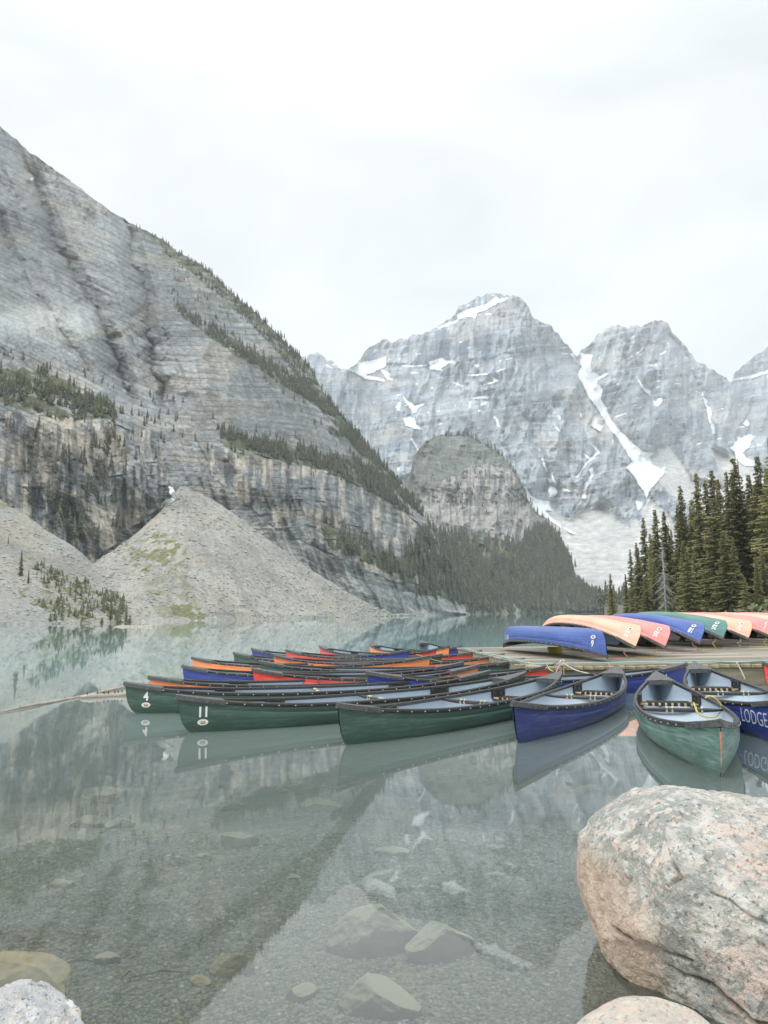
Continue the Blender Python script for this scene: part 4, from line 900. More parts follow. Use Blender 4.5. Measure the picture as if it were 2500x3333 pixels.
tip_rope(1524, 2113, 19.2, (xl(19) + .1, 19.1, .36), M_rope_y, 'yellow rope over the stern of the red canoe at the back')
tip_rope(1676, 2163, 14.1, (2.72, 14.4, DZ + .02), M_rope_w, 'pale rope from the red stern to the dock corner')
tip_rope(1801, 2186, 12.1, (2.95, 14.0, DZ + .01), M_rope_y, 'cream rope tied round the stern of the unnumbered green canoe')
tip_rope(1990, 2172, 12.8, (4.1, 14.0, DZ + .01), M_rope_p, 'thin pink rope at the far end of the near blue canoe')
rope('mooring_rope', [(3.26, 13.92, DZ), (3.24, 13.90, DZ - .15), (3.27, 13.88, DZ - .28)], .012, M_rope_y, 'cream rope end hanging down the dock face by the corner')
rope('mooring_rope', [(3.24, 13.92, DZ + .03), (3.45, 13.8, DZ - .1), (3.75, 13.6, .26)], .012, M_rope_w, 'white rope from the corner knot to the blue canoe marked 24')
rope('mooring_rope', [(3.2, 13.92, DZ + .02), (3.05, 13.6, .36), (2.94, 13.2, .33)], .012, M_rope_p, 'pink and white rope from the corner knot to the green stern')
rope('mooring_rope', [(6.42, 13.93, DZ), (6.47, 13.90, DZ - .13), (6.53, 13.87, .12)], .013, M_rope_w, 'knotted cream rope hanging down the dock face near the right edge')
rope('mooring_rope', [(5.65, 13.95, DZ + .02), (5.64, 13.93, DZ - .12), (5.66, 13.9, .2)], .010, M_rope_w, 'white rope hanging down the dock face behind the lettered canoe')
kn = MB()
for i in range(9):
    a = i * 2.1; kn.tube([(3.22 + .05 * math.cos(a + t), 13.93 + .03 * math.sin(2 * a + t), DZ + .03 + .05 * math.sin(a + t * 1.3)) for t in np.linspace(0, 3, 7)], .010, 5)
tag(obj('rope_knot', kn.mesh('rope_knot', True), M_rope_w), 'bundle of pale rope knotted at the dock corner', 'knot')
# rope tied round the yoke of the nearest canoe
Y = at_y(2295, 2272, 8.8)
rope('painter_rope', [Y, Y + np.array([.06, -.02, .02]), Y + np.array([.16, .0, -.05]), Y + np.array([.17, -.02, -.12]), Y + np.array([.05, -.1, -.20]), Y + np.array([-.12, -.1, -.17]), Y + np.array([-.14, -.02, -.05])], .011, M_rope_y, 'cream rope looped over the thwart of the nearest green canoe')
# floating poles
def log_(a, b, r, label):
    A = Vector(at_z(*a, .02)); B = Vector(at_z(*b, .02)); pts = [A + (B - A) * t + Vector((0, 0, .01 * math.sin(t * 9))) for t in np.linspace(0, 1, 14)]
    bmm = MB().tube(pts, [r * (.45 + .55 * min(1, t * 6)) for t in np.linspace(0, 1, 14)], 8); rt = obj('floating_log', bmm.mesh('floating_log', True), M_log); tag(rt, label, 'log')
    for t in (.12, .3, .42, .5, .62, .68, .75):
        p = A + (B - A) * t; obj('branch_stub', MB().tube([p, p + Vector((.01, -.02, r * 1.7))], [r * .35, r * .2], 5).mesh('branch_stub'), M_stub, rt)
M_log = noisy(mat('bare_log', (.42, .36, .30), .7), 2, .3, 6, .3, 20); M_stub = mat('log_stub', (.13, .09, .06), .8)
log_((0, 2318), (425, 2233), .024, 'long thin bare log floating left of the canoe marked 4')
log_((262, 2270), (440, 2259), .05, 'short thick bare log floating behind the bow of the canoe marked 4')
log_((372, 2040), (500, 2040), .22, 'pale log floating off the far left shore')
# ------------------------------------------------------------------ rocks
def ico(n):
    bm = bmesh.new(); bmesh.ops.create_icosphere(bm, subdivisions=n, radius=1)
    V = np.array([v.co[:] for v in bm.verts]); Fc = np.array([[v.index for v in f.verts] for f in bm.faces]); bm.free(); return V, Fc
ICO = {n: ico(n) for n in (1, 2, 3, 4, 5, 7, 8)}
def rock_geo(n, rad, seed, planes=9, rough=.06, fine=2.2, cut=.62, flat=None):
    V, Fc = ICO[n]; r = np.random.default_rng(seed); V = V.copy()
    for k in range(planes):
        d = r.normal(size=3); d /= np.linalg.norm(d); h = r.uniform(cut, .95)
        t = V @ d - h; V = V - np.outer(np.maximum(t, 0) * .88, d)
    V = V * (1 + rough * 1.6 * fbm(V * 1.4 + seed, 3, seed)[:, None])
    nrm = V / np.linalg.norm(V, axis=1, keepdims=True)
    V = V + nrm * (rough * .5 * fbm(V * fine * 2 + seed, 4, seed + 3))[:, None]
    return V * np.array(rad), Fc
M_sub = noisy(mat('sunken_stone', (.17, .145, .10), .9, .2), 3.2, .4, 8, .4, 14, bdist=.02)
def lit_tops(m, top):
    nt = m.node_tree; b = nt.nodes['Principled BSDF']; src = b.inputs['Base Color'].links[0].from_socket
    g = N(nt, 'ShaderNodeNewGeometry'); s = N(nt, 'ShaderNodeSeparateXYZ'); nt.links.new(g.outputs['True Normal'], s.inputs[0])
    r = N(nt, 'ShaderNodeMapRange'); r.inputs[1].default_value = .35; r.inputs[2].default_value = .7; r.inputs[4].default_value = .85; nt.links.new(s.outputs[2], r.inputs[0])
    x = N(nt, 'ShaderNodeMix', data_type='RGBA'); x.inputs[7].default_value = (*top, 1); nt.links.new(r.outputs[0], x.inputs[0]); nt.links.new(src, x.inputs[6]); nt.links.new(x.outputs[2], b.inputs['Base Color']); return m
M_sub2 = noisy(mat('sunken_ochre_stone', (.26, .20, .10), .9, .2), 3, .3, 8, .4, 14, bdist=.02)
lit_tops(M_sub, (.68, .61, .46)); lit_tops(M_sub2, (.68, .53, .28))   # light tops and shaded sides put into the stone colour, by normal
STONES = []
def sunk(x0, y0, x1, y1, depth_bias=0, m=None, label='', seed=0, hgt=.5, n=5, yaw=0, top=None):
    # box of the stone in the photograph -> where it lies on the bed
    cx = (x0 + x1) / 2; y = 3.
    for _ in range(8):
        z = -float(bed_depth(0, y)); p = at_z(cx, y1 - .12 * (y1 - y0), z); y = float(p[1])
    rr = rays(cx, y1); wid = (x1 - x0) / F * y * .5 * 1.02
    dep = max(abs(float(at_z(cx, y0, z + wid * hgt)[1] - y)) * .5, wid * .45)
    V, Fc = rock_geo(n, (wid, min(dep, wid * 1.1), wid * hgt * 1.15), seed, 16, .05, 2.6, .66)
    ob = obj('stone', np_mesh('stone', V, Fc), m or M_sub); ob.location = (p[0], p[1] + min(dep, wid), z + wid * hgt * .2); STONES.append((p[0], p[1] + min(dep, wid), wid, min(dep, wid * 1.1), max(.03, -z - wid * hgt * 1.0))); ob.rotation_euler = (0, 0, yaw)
    tag(ob, label, 'stone', 'stones lying under the clear water'); return ob
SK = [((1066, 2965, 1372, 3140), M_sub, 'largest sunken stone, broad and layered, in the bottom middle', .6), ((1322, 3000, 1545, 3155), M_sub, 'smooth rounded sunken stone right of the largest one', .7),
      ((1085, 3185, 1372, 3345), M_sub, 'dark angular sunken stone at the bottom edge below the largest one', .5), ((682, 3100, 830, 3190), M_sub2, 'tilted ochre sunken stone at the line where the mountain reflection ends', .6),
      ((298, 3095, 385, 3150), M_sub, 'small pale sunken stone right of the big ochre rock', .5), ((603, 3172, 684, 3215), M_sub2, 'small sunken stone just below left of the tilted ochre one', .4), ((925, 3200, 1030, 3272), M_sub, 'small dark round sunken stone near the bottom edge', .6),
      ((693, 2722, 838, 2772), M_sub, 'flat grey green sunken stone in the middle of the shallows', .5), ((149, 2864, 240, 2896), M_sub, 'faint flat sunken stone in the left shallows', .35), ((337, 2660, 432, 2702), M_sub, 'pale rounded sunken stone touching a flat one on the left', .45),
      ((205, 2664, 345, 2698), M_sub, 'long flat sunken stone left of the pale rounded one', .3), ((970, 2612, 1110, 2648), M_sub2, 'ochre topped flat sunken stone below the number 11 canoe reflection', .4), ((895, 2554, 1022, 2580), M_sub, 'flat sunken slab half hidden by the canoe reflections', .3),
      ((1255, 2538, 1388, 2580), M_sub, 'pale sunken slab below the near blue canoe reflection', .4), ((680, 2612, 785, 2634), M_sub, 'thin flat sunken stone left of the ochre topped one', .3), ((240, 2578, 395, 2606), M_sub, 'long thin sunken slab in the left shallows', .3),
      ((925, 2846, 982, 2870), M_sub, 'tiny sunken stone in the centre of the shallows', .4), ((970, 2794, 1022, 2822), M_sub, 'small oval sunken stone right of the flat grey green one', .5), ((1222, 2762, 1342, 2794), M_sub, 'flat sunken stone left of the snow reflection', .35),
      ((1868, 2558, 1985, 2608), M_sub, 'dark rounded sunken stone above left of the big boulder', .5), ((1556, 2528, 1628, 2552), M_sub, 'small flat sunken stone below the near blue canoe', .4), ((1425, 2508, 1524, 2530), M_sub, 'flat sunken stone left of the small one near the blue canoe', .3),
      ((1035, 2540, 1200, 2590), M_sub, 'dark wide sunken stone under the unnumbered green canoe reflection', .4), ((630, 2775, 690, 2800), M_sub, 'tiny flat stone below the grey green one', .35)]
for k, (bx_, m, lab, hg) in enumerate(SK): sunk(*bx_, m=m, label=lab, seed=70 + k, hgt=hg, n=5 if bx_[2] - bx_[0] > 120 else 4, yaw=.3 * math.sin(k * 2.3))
# foreground boulders: lichen, iron stain, cracks
WLZ = float(at_y(2330, 2960, 3.15)[2]) - .04
def bouldermat(name, base, pink, grey, orange, dark, scale=1.0, ox=None):
    m = mat(name, base, .85, .25); nt = m.node_tree; b = nt.nodes['Principled BSDF']; tc = N(nt, 'ShaderNodeTexCoord'); co = tc.outputs['Object']
    def noise(s, d=8, r=.65, off=0, st=(1, 1, 1)):
        mp = N(nt, 'ShaderNodeMapping'); mp.inputs['Location'].default_value = (off, off * .7, -off); mp.inputs['Scale'].default_value = st; nt.links.new(co, mp.inputs[0])
        n = N(nt, 'ShaderNodeTexNoise'); n.inputs['Scale'].default_value = s * scale; n.inputs['Detail'].default_value = d; n.inputs['Roughness'].default_value = r; nt.links.new(mp.outputs[0], n.inputs[0]); return n.outputs[0]
    def ramp(src, a, c, v0=0, v1=1):
        r = N(nt, 'ShaderNodeMapRange'); r.inputs[1].default_value = a; r.inputs[2].default_value = c; r.inputs[3].default_value = v0; r.inputs[4].default_value = v1; nt.links.new(src, r.inputs[0]); return r.outputs[0]
    def mix(f, A, B_):
        x = N(nt, 'ShaderNodeMix', data_type='RGBA')
        nt.links.new(f, x.inputs[0])
        for k, v in ((6, A), (7, B_)):
            if isinstance(v, tuple): x.inputs[k].default_value = (*v, 1)
            else: nt.links.new(v, x.inputs[k])
        return x.outputs[2]
    c = mix(ramp(noise(3.6), .40, .54), base, grey)
    c = mix(ramp(noise(2.8, off=3), .50, .58, 0, .85), c, pink)
    c = mix(ramp(noise(11, off=5), .49, .54, 0, .85), c, grey)
    c = mix(ramp(noise(17, off=7), .54, .59, 0, .9), c, (.68, .65, .58))
    c = mix(ramp(noise(24, off=9), .56, .60, 0, .8), c, pink)
    c = mix(ramp(noise(42, 5, off=8), .58, .64, 0, .75), c, dark)
    vo = N(nt, 'ShaderNodeTexVoronoi'); vo.inputs['Scale'].default_value = 15 * scale; nt.links.new(co, vo.inputs['Vector'])
    lich = N(nt, 'ShaderNodeMath', operation='MULTIPLY'); nt.links.new(ramp(vo.outputs['Distance'], .30, .22), lich.inputs[0]); nt.links.new(ramp(noise(4, off=12), .5, .6, 0, .75), lich.inputs[1])
    c = mix(lich.outputs[0], c, (.62, .62, .55))
    v2 = N(nt, 'ShaderNodeTexVoronoi'); v2.inputs['Scale'].default_value = 38 * scale; nt.links.new(co, v2.inputs['Vector'])
    l2 = N(nt, 'ShaderNodeMath', operation='MULTIPLY'); nt.links.new(ramp(v2.outputs['Distance'], .26, .2), l2.inputs[0]); nt.links.new(ramp(noise(6, off=15), .5, .58, 0, .8), l2.inputs[1])
    c = mix(l2.outputs[0], c, (.50, .50, .36))
    if ox:                                # iron-stained side of the stone
        at = N(nt, 'ShaderNodeAttribute', attribute_name='stain'); c = mix(at.outputs['Fac'], c, mix(ramp(noise(7, off=20), .4, .62), orange, (.62, .42, .30)))
        a2 = N(nt, 'ShaderNodeAttribute', attribute_name='crack'); c = mix(a2.outputs['Fac'], c, (.13, .105, .06))
        sz = N(nt, 'ShaderNodeSeparateXYZ'); nt.links.new(co, sz.inputs[0]); wn = N(nt, 'ShaderNodeMath', operation='MULTIPLY_ADD'); nt.links.new(noise(5, off=30), wn.inputs[0]); wn.inputs[1].default_value = .08; nt.links.new(sz.outputs[2], wn.inputs[2])
        wet = ramp(wn.outputs[0], -.02 - WLZ, -.06 - WLZ + .03, 0, .6); c = mix(wet, c, (.20, .165, .11))
    nt.links.new(c, b.inputs['Base Color'])
    h = N(nt, 'ShaderNodeMath', operation='ADD'); nt.links.new(noise(22, 8, .7), h.inputs[0]); nt.links.new(noise(70, 4, .6), h.inputs[1])
    bp = N(nt, 'ShaderNodeBump'); bp.inputs['Strength'].default_value = .9; bp.inputs['Distance'].default_value = .018; nt.links.new(h.outputs[0], bp.inputs['Height']); nt.links.new(bp.outputs[0], b.inputs['Normal'])
    return m
M_b1 = bouldermat('lichened_quartzite', (.66, .645, .60), (.68, .54, .46), (.35, .365, .34), (.62, .42, .28), (.12, .12, .10), 1.15, True)
M_b2 = bouldermat('white_grey_stone', (.74, .75, .75), (.66, .60, .58), (.50, .51, .52), (.5, .3, .2), (.13, .10, .08), 1.3)
M_b3 = bouldermat('pale_cream_stone', (.66, .58, .50), (.70, .56, .46), (.56, .52, .47), (.5, .3, .2), (.3, .27, .2), 1.2)
M_b4 = noisy(mat('wet_ochre_stone', (.66, .53, .32), .8, .3), 4.5, .3, 9, .6, 16, bdist=.02, tint=(.30, .20, .10))
# big right-hand boulder: silhouette rays from a centre give the radius in every direction across the view
sil = [(2219, 2566), (2150, 2586), (2090, 2592), (2030, 2645), (1962, 2692), (1925, 2745), (1893, 2775), (1879, 2850), (1868, 2916), (1880, 2985), (1918, 3085), (1965, 3180), (2015, 3272), (2060, 3360), (2150, 3480), (2350, 3560), (2700, 3540), (2950, 3300), (3000, 3000), (2900, 2750), (2700, 2640), (2560, 2606), (2440, 2580), (2380, 2594), (2300, 2574)]
BY = 3.15; cpx = (2330, 2960)
C0 = at_y(*cpx, BY)
ang = []; rad = []
for q in sil:
    p = at_y(q[0], q[1], BY) - C0; ang.append(math.atan2(p[2], p[0])); rad.append(math.hypot(p[0], p[2]))
o_ = np.argsort(ang); ang = np.array(ang)[o_]; rad = np.array(rad)[o_]
V, Fc = ICO[8]; V = V.copy()
th = np.arctan2(V[:, 2], V[:, 0]); rxz = np.hypot(V[:, 0], V[:, 2])
rs = np.interp(th, np.concatenate([ang - 2 * np.pi, ang, ang + 2 * np.pi]), np.tile(rad, 3))
e_ = 3.4                                  # a boxy, full body rather than a ball
k_ = (np.abs(rxz) ** e_ + np.abs(V[:, 1]) ** e_) ** (-1 / e_)
Q = np.stack([V[:, 0] * rs * k_, V[:, 1] * .62 * k_, V[:, 2] * rs * k_], -1)
# flat faces broken off the front
for d, h in (((-.75, -.62, -.15), .44), ((.15, -.95, .35), .53), ((-.35, -.80, .55), .50), ((.5, -.75, -.3), .62), ((.0, -.45, .9), .40), ((-.2, -.9, -.4), .55), ((0.5, -.3, .85), .50), ((-.9, -.3, .3), .47), ((-.55, -.2, .8), .47), ((-.6, -.75, .25), .50), ((-.8, -.1, -.6), .50)):
    d = np.array(d); d = d / np.linalg.norm(d); t = Q @ d - h; Q = Q - np.outer(np.maximum(t, 0) * .85, d)
nr = Q / np.linalg.norm(Q, axis=1, keepdims=True)
Q = Q * .935 + np.array([.035, 0, -.015])
disp = .045 * fbm(Q * 2.2 + 3, 3, 501) + .030 * fbm(Q * 6, 4, 502) + .011 * ridged(Q * 9 + .4 * fbm(Q * 6, 2, 7)[:, None], 4, 503) - .008 + .004 * fbm(Q * 60, 2, 504)
def PQ(*p): return [tuple((at_y(a, b, 2.72) - C0)[[0, 2]]) for a, b in p]
def crack(pl, wd, seed):
    w_ = .03 * fbm(Q * 5, 3, seed); return np.exp(-((dline(Q[:, 0] + w_, Q[:, 2] + w_ * 1.5, pl)) / wd) ** 2) * (Q[:, 1] < .1)
cr1 = crack(PQ((2110, 3150), (2165, 3168), (2270, 3168)), .007, 511); cr2 = crack(PQ((2240, 3203), (2350, 3222), (2430, 3262), (2520, 3278)), .007, 512); cr3 = crack(PQ((2330, 2932), (2400, 2948), (2530, 2985)), .005, 513)
cr4 = crack(PQ((2440, 3050), (2480, 3075), (2530, 3085)), .010, 514); cr5 = crack(PQ((2225, 2930), (2268, 2885), (2255, 2850)), .006, 516); cr6 = crack(PQ((1905, 3000), (1985, 3060), (2060, 3180), (2100, 3290)), .006, 517)
ck = np.clip(cr1 + cr2 + .35 * cr3 + cr4 + .6 * cr5 + .5 * cr6, 0, 1) * sst(-.35, .05, fbm(Q * 9, 3, 518)); (pa, pb), (la, lb) = PQ((2150, 2800), (2175, 3128))
pit = np.exp(-(np.hypot(Q[:, 0] - pa, (Q[:, 2] - pb) * 1.6) / .08) ** 2) * (Q[:, 1] < 0)
lump = np.exp(-(np.hypot(Q[:, 0] - la, (Q[:, 2] - lb) * 1.5) / .06) ** 2) * (Q[:, 1] < 0)
disp = disp - .03 * ck - .03 * pit + .03 * lump
Q = Q + nr * disp[:, None]
stain = sst(-.30, -.40, Q[:, 0] + .25 * Q[:, 2] + .05 * fbm(Q * 4, 3, 520)) * sst(.28, .1, Q[:, 2]) * .55
stain = np.clip(np.nan_to_num(stain), 0, 1)
bo = obj('boulder', np_mesh('boulder', Q, Fc, True, None, {'stain': stain, 'crack': ck * .8}), M_b1); bo.location = C0.tolist()
tag(bo, 'huge pink and grey lichen spotted boulder filling the lower right corner', 'boulder')
def shore_rock(c, Y, rad, seed, m, label, planes=10, rough=.07, rot=0, cut=.6, fine=2.2):
    V, Fc = rock_geo(7 if rad[0] > .12 else 5, rad, seed, planes, rough, fine, cut); ob = obj('boulder', np_mesh('boulder', V, Fc), m)
    ob.location = at_y(c[0], c[1], Y).tolist(); ob.rotation_euler = (0, 0, rot); return tag(ob, label, 'boulder')
shore_rock((2120, 3475), 2.45, (.25, .22, .17), 3, M_b3, 'smooth pale cream boulder at the bottom edge in front of the huge one', 6, .03, 0, .75)
shore_rock((85, 3445), 2.62, (.20, .20, .22), 14, M_b2, 'rough white and grey rock in the bottom left corner', 14, .13, .5, .55, 3)
shore_rock((-120, 3420), 2.6, (.22, .2, .17), 15, M_b2, 'low grey rock cut by the left edge beside the white one', 12, .12, .5, .6)
V, Fc = rock_geo(7, (.42, .21, .17), 23, 9, .10, 2.0, .6)
ob = obj('boulder', np_mesh('boulder', V, Fc), M_b4); ob.location = at_z(-20, 3225, -.19).tolist(); STONES.append((ob.location.x, ob.location.y, .42, .24, .03)); ob.rotation_euler = (0, .05, -.12); tag(ob, 'broad flat ochre rock just under the water in the bottom left corner', 'boulder')

# the water sheet: its depth over the bed, and over the stones that rise from it
wy = np.concatenate([np.linspace(-8, 1.8, 20), np.linspace(1.85, 9, 200), np.linspace(9.2, 16, 40), np.geomspace(16.5, 2500, 70)]); WY = wy[:, None].repeat(401, 1); t_ = np.linspace(-1, 1, 401)
WX = (np.sign(t_) * np.abs(t_) ** 2.2)[None] * (20 + WY.clip(0) * 1.3); WD = bed_depth(WX, WY).clip(.02)
for (sx0, sy0, rx_, ry_, dtop) in STONES:
    e = ((WX - sx0) / rx_) ** 2 + ((WY - sy0 + dtop * 1.5) / (ry_ * 1.1)) ** 2; WD = np.where(e < 1, np.minimum(WD, dtop + (WD - dtop) * e ** 2), WD)
tag(obj('lake_water', np_mesh('lake_water', np.stack([WX, WY, WX * 0], -1).reshape(-1, 3), grid_faces(len(wy), 401), True, None, {'depth': WD}), M_w), kind='structure')
# pebbles covering the near bed
V1 = np.array([(1, 0, 0), (-1, 0, 0), (0, 1, 0), (0, -1, 0), (0, 0, 1), (0, 0, -1.)]); F1 = np.array([(0, 2, 4), (2, 1, 4), (1, 3, 4), (3, 0, 4), (2, 0, 5), (1, 2, 5), (3, 1, 5), (0, 3, 5)]); n = 95000; rg = np.random.default_rng(5)
yy = 2.0 + 6.6 * rg.random(n) ** 1.25; xx = (rg.random(n) * 2 - 1) * (yy * .56 + .35) ; sz = .0052 + .013 * rg.random(n) ** 3; sz = sz * np.interp(yy, [2, 5, 8], [1, 1.35, 2.0])
rz = rg.random(n) * 6.28; ax = .75 + .6 * rg.random(n)
fl = V1[None] * (1 + .35 * (rg.random((n, len(V1), 1)) - .5)); fl = fl * np.stack([sz * ax, sz, sz * .45], -1)[:, None, :]
P3 = np.stack([fl[..., 0] * np.cos(rz)[:, None] - fl[..., 1] * np.sin(rz)[:, None], fl[..., 0] * np.sin(rz)[:, None] + fl[..., 1] * np.cos(rz)[:, None], fl[..., 2]], -1)
P3 = P3 + np.stack([xx, yy, -bed_depth(xx, yy) + .02 * fbm(np.stack([xx * 1.5, yy * 1.5, xx * 0], -1), 3, 191) + sz * .2], -1)[:, None, :]
pal = np.array([(.32, .305, .23), (.21, .20, .165), (.40, .375, .29), (.37, .31, .21), (.26, .28, .245), (.44, .37, .25), (.30, .335, .33), (.60, .58, .52)])
ci = rg.choice(8, n, p=[.24, .2, .18, .12, .13, .05, .06, .02]); pc = pal[ci] * (.8 + .4 * rg.random((n, 1)))
FF = (F1[None] + (np.arange(n) * len(V1))[:, None, None]).reshape(-1, 3)
M_peb = mat('pebbles', rough=.8); nt = M_peb.node_tree; ca = N(nt, 'ShaderNodeVertexColor', layer_name='Col'); nt.links.new(ca.outputs[0], nt.nodes['Principled BSDF'].inputs['Base Color'])
tag(obj('pebbles', np_mesh('pebbles', P3.reshape(-1, 3), FF, True, np.repeat(pc, len(V1), 0)), M_peb), kind='stuff')
# a few sunken twigs
M_twig = mat('sunken_twig', (.10, .085, .05), .9)
for k, (a, b, lab) in enumerate((((200, 3060), (345, 3070), 'thin dark twig on the lake bed above the big ochre rock'), ((395, 3130), (430, 3100), 'short forked twig on the bed right of the small pale stone'), ((300, 2805), (312, 2825), 'tiny curved twig in the left shallows'), ((420, 3125), (620, 3102), 'long dark sunken branch right of the ochre rock'), ((647, 2990), (655, 2962), 'bent pale grass stem on the lake bed in the centre'))):
    A = at_z(a[0], a[1], -.27); A[2] = -float(bed_depth(0, A[1])) + .02; B = at_z(b[0], b[1], -.27); B[2] = -float(bed_depth(0, B[1])) + .02
    mid = (A + B) / 2 + np.array([.01, .02, .012]); tag(obj('twig', MB().tube([A.tolist(), mid.tolist(), B.tolist()], [.004, .005, .002], 5).mesh('twig', True), M_twig), lab, 'twig')
# ------------------------------------------------------------------ trees
def spruce_mesh(seed, levels=46, width=.105, dense=1.0, jag=1.0, bare=0.06, taper=.85):
    # height 1; drooping branches of many small needle sprays
    r = np.random.default_rng(seed); V = []; Fs = []
    lean = r.normal(0, .0025, 2)
    for L in range(levels):
        h0 = bare + (1 - bare - .01) * L / levels
        h = h0; R0 = width * ((1 - h) ** taper * 1.0 + .035) * (1 - .35 * np.exp(-((h - bare) / .06)))
        nb = int(round((7 if h < .7 else 5) * dense))
        for b in range(nb):
            if r.random() < .08: continue
            h = min(.985, h0 + r.random() * 1.3 / levels)
            a = r.random() * 6.283; Rb = R0 * r.uniform(.55, 1.25) ** jag; dr = r.uniform(.25, .62) * (1 - .6 * h); ca, sa = math.cos(a), math.sin(a)
            m = max(3, int(3 + Rb / .018)); w = .013 + .10 * Rb
            for k in range(m):
                u0 = (k + .1) / m; u1 = min(1.05, u0 + 1.5 / m); 
                def pt(u, side=0., dz=0.):
                    rr = Rb * u; return (rr * ca - side * sa + lean[0] * h * 3, rr * sa + side * ca + lean[1] * h * 3, h - dr * rr * (1 - .35 * u) + dz)
                ww = w * (1.1 - .75 * u0) * r.uniform(.7, 1.3)
                i = len(V); V += [pt(u0), pt(u1, ww, -.006 - .008 * r.random()), pt(u1 + .02, ww * .2, -.003)]; Fs.append((i, i + 1, i + 2))
                i = len(V); V += [pt(u0), pt(u1 + .02, -ww * .2, -.003), pt(u1, -ww, -.006 - .008 * r.random())]; Fs.append((i, i + 1, i + 2))
                if r.random() < .7:
                    i = len(V); V += [pt(u0), pt((u0 + u1) / 2, ww * .35, -.014 - .012 * r.random()), pt(u1)]; Fs.append((i, i + 1, i + 2))
    i = len(V); V += [(-.003, 0, .94), (.003, 0, .94), (0, 0, 1.0), (0, -.003, .94), (0, .003, .94)]; Fs += [(i, i + 1, i + 2), (i + 3, i + 4, i + 2)]
    return np_mesh('crown', np.array(V), np.array(Fs), False)
def trunk_mesh(seed):
    b = MB(); b.tube([(0, 0, -.02), (0, 0, .25), (.001, 0, .6), (0, 0, .97)], [.013, .010, .006, .001], 7); return b.mesh('trunk', True)
M_sp = [foliage('spruce_needles', (.13, .13, .055), (.29, .265, .12)), foliage('dark_spruce_needles', (.10, .104, .05), (.24, .225, .105)), foliage('yellow_green_needles', (.145, .145, .058), (.29, .265, .115))]
M_bark = noisy(mat('spruce_bark', (.13, .105, .085), .9), 20, .4)
M_grey = noisy(mat('dead_grey_wood', (.34, .33, .32), .9), 20, .3)
specs = [(1, 62, .105, 1.1), (2, 58, .085, 1.1), (3, 68, .13, 1.15), (4, 58, .095, 1.0), (5, 64, .115, 1.1), (6, 46, .15, 1.2)]
crowns = {}
for k, (sd_, lv, wd, dn) in enumerate(specs):
    me = spruce_mesh(sd_, lv, wd, dn)
    for j, m in enumerate(M_sp):
        c = me.copy() if j else me
        c.materials.append(m); crowns[k, j] = c
trunkm = trunk_mesh(0); trunkm.materials.append(M_bark)
def T6(x, y): return 1900 + .3617 * x, 1400 + .3617 * y
near = [  # crown tip in the photograph, distance, variant, needle colour, look
 (240, 1290, 128, 0, 0, 'lone small spruce standing apart at the left end of the bank'), (375, 1295, 126, 1, 0, 'short narrow spruce second from the left on the bank'),
 (415, 1075, 124, 1, 0, 'slim spruce left of the pair at the left end of the stand'), (470, 1015, 122, 3, 2, 'spruce with a thin tip, left one of a close pair'), (490, 1060, 125, 1, 0, 'spruce just right of the thin tipped one'),
 (535, 790, 121, 3, 0, 'tall slim spruce rising left of the dead snag'), (590, 935, 119, 1, 0, 'middling spruce between the tall slim one and the snag'),
 (650, 720, 116, 4, 1, 'dark spruce directly behind the dead snag, left'), (725, 735, 117, 0, 1, 'dark spruce directly behind the dead snag, right'),
 (835, 700, 114, 1, 1, 'spruce with its tip left beside the very thin pointed one'), (870, 505, 113, 3, 1, 'thin topped spruce left of the gap of sky'), (960, 740, 112, 1, 1, 'low dark spruce in the gap between two tall ones'),
 (1000, 395, 110, 0, 1, 'tall narrow spruce with brown tinged needles left of centre in the stand'), (1085, 455, 111, 3, 1, 'spruce behind the pale green one, thin tip'), (1160, 365, 112, 4, 1, 'tall spruce rising over the pale green one'),
 (1210, 445, 109, 0, 1, 'spruce right beside the one over the pale green tree'), (1285, 380, 108, 1, 1, 'slim spruce left of the tallest broad one'), (1335, 385, 110, 3, 1, 'spruce tucked against the tallest broad one'),
 (1385, 255, 107, 2, 0, 'broad tall spruce highest in the middle of the stand'), (1495, 405, 108, 4, 1, 'spruce right of the tall broad one'), (1575, 240, 104, 4, 1, 'tall spruce second from the right edge'),
 (1650, 60, 100, 2, 0, 'tallest spruce, cut by the right edge'), (1140, 620, 103, 5, 2, 'bright yellow green spruce in front of the dark ones'), (920, 1090, 100, 5, 2, 'young pointed spruce at the front with olive needles'),
 (1270, 910, 99, 5, 0, 'wide young spruce in the front row'), (1340, 965, 98, 0, 0, 'front row spruce right of the wide young one'), (1440, 1330, 95, 5, 2, 'small young spruce at the foot of the stand near the right'),
 (780, 1440, 104, 5, 2, 'small bushy spruce at the foot of the dead snag'), (1545, 1120, 96, 1, 0, 'thin young spruce with a bare top near the right edge'), (1600, 1060, 97, 1, 0, 'second thin young spruce near the right edge'), (730, 1330, 106, 5, 0, 'young spruce in front of the dead snag'),
 (1180, 1400, 101, 5, 0, 'low young spruce in the middle of the front row'), (560, 1330, 112, 5, 0, 'low spruce filling in left of the snag'), (1000, 1050, 106, 2, 1, 'broad dark spruce filling the middle of the stand'), (640, 1180, 113, 2, 0, 'broad low spruce behind the snag'), (880, 1000, 110, 2, 1, 'dark broad spruce behind the young pointed one')]
rr = random.Random(3)
def tree(px, py, D, var, colr, label, group, base=None, wide=1.0, cat='tree'):
    top = at_y(px, py, D)
    zb = float(bank_z(np.array(px), np.array(float(D)))) if base is None else base
    h = (top[2] - zb) * 1.02
    t = empty('spruce_tree', (float(top[0]), float(D), zb), (0, 0, rr.uniform(0, 6.28))); tag(t, label, cat, group)
    t.scale = (h * wide * 1.22, h * wide * 1.22, h)
    obj('trunk', trunkm, None, t); obj('crown', crowns[var, colr], None, t); return t
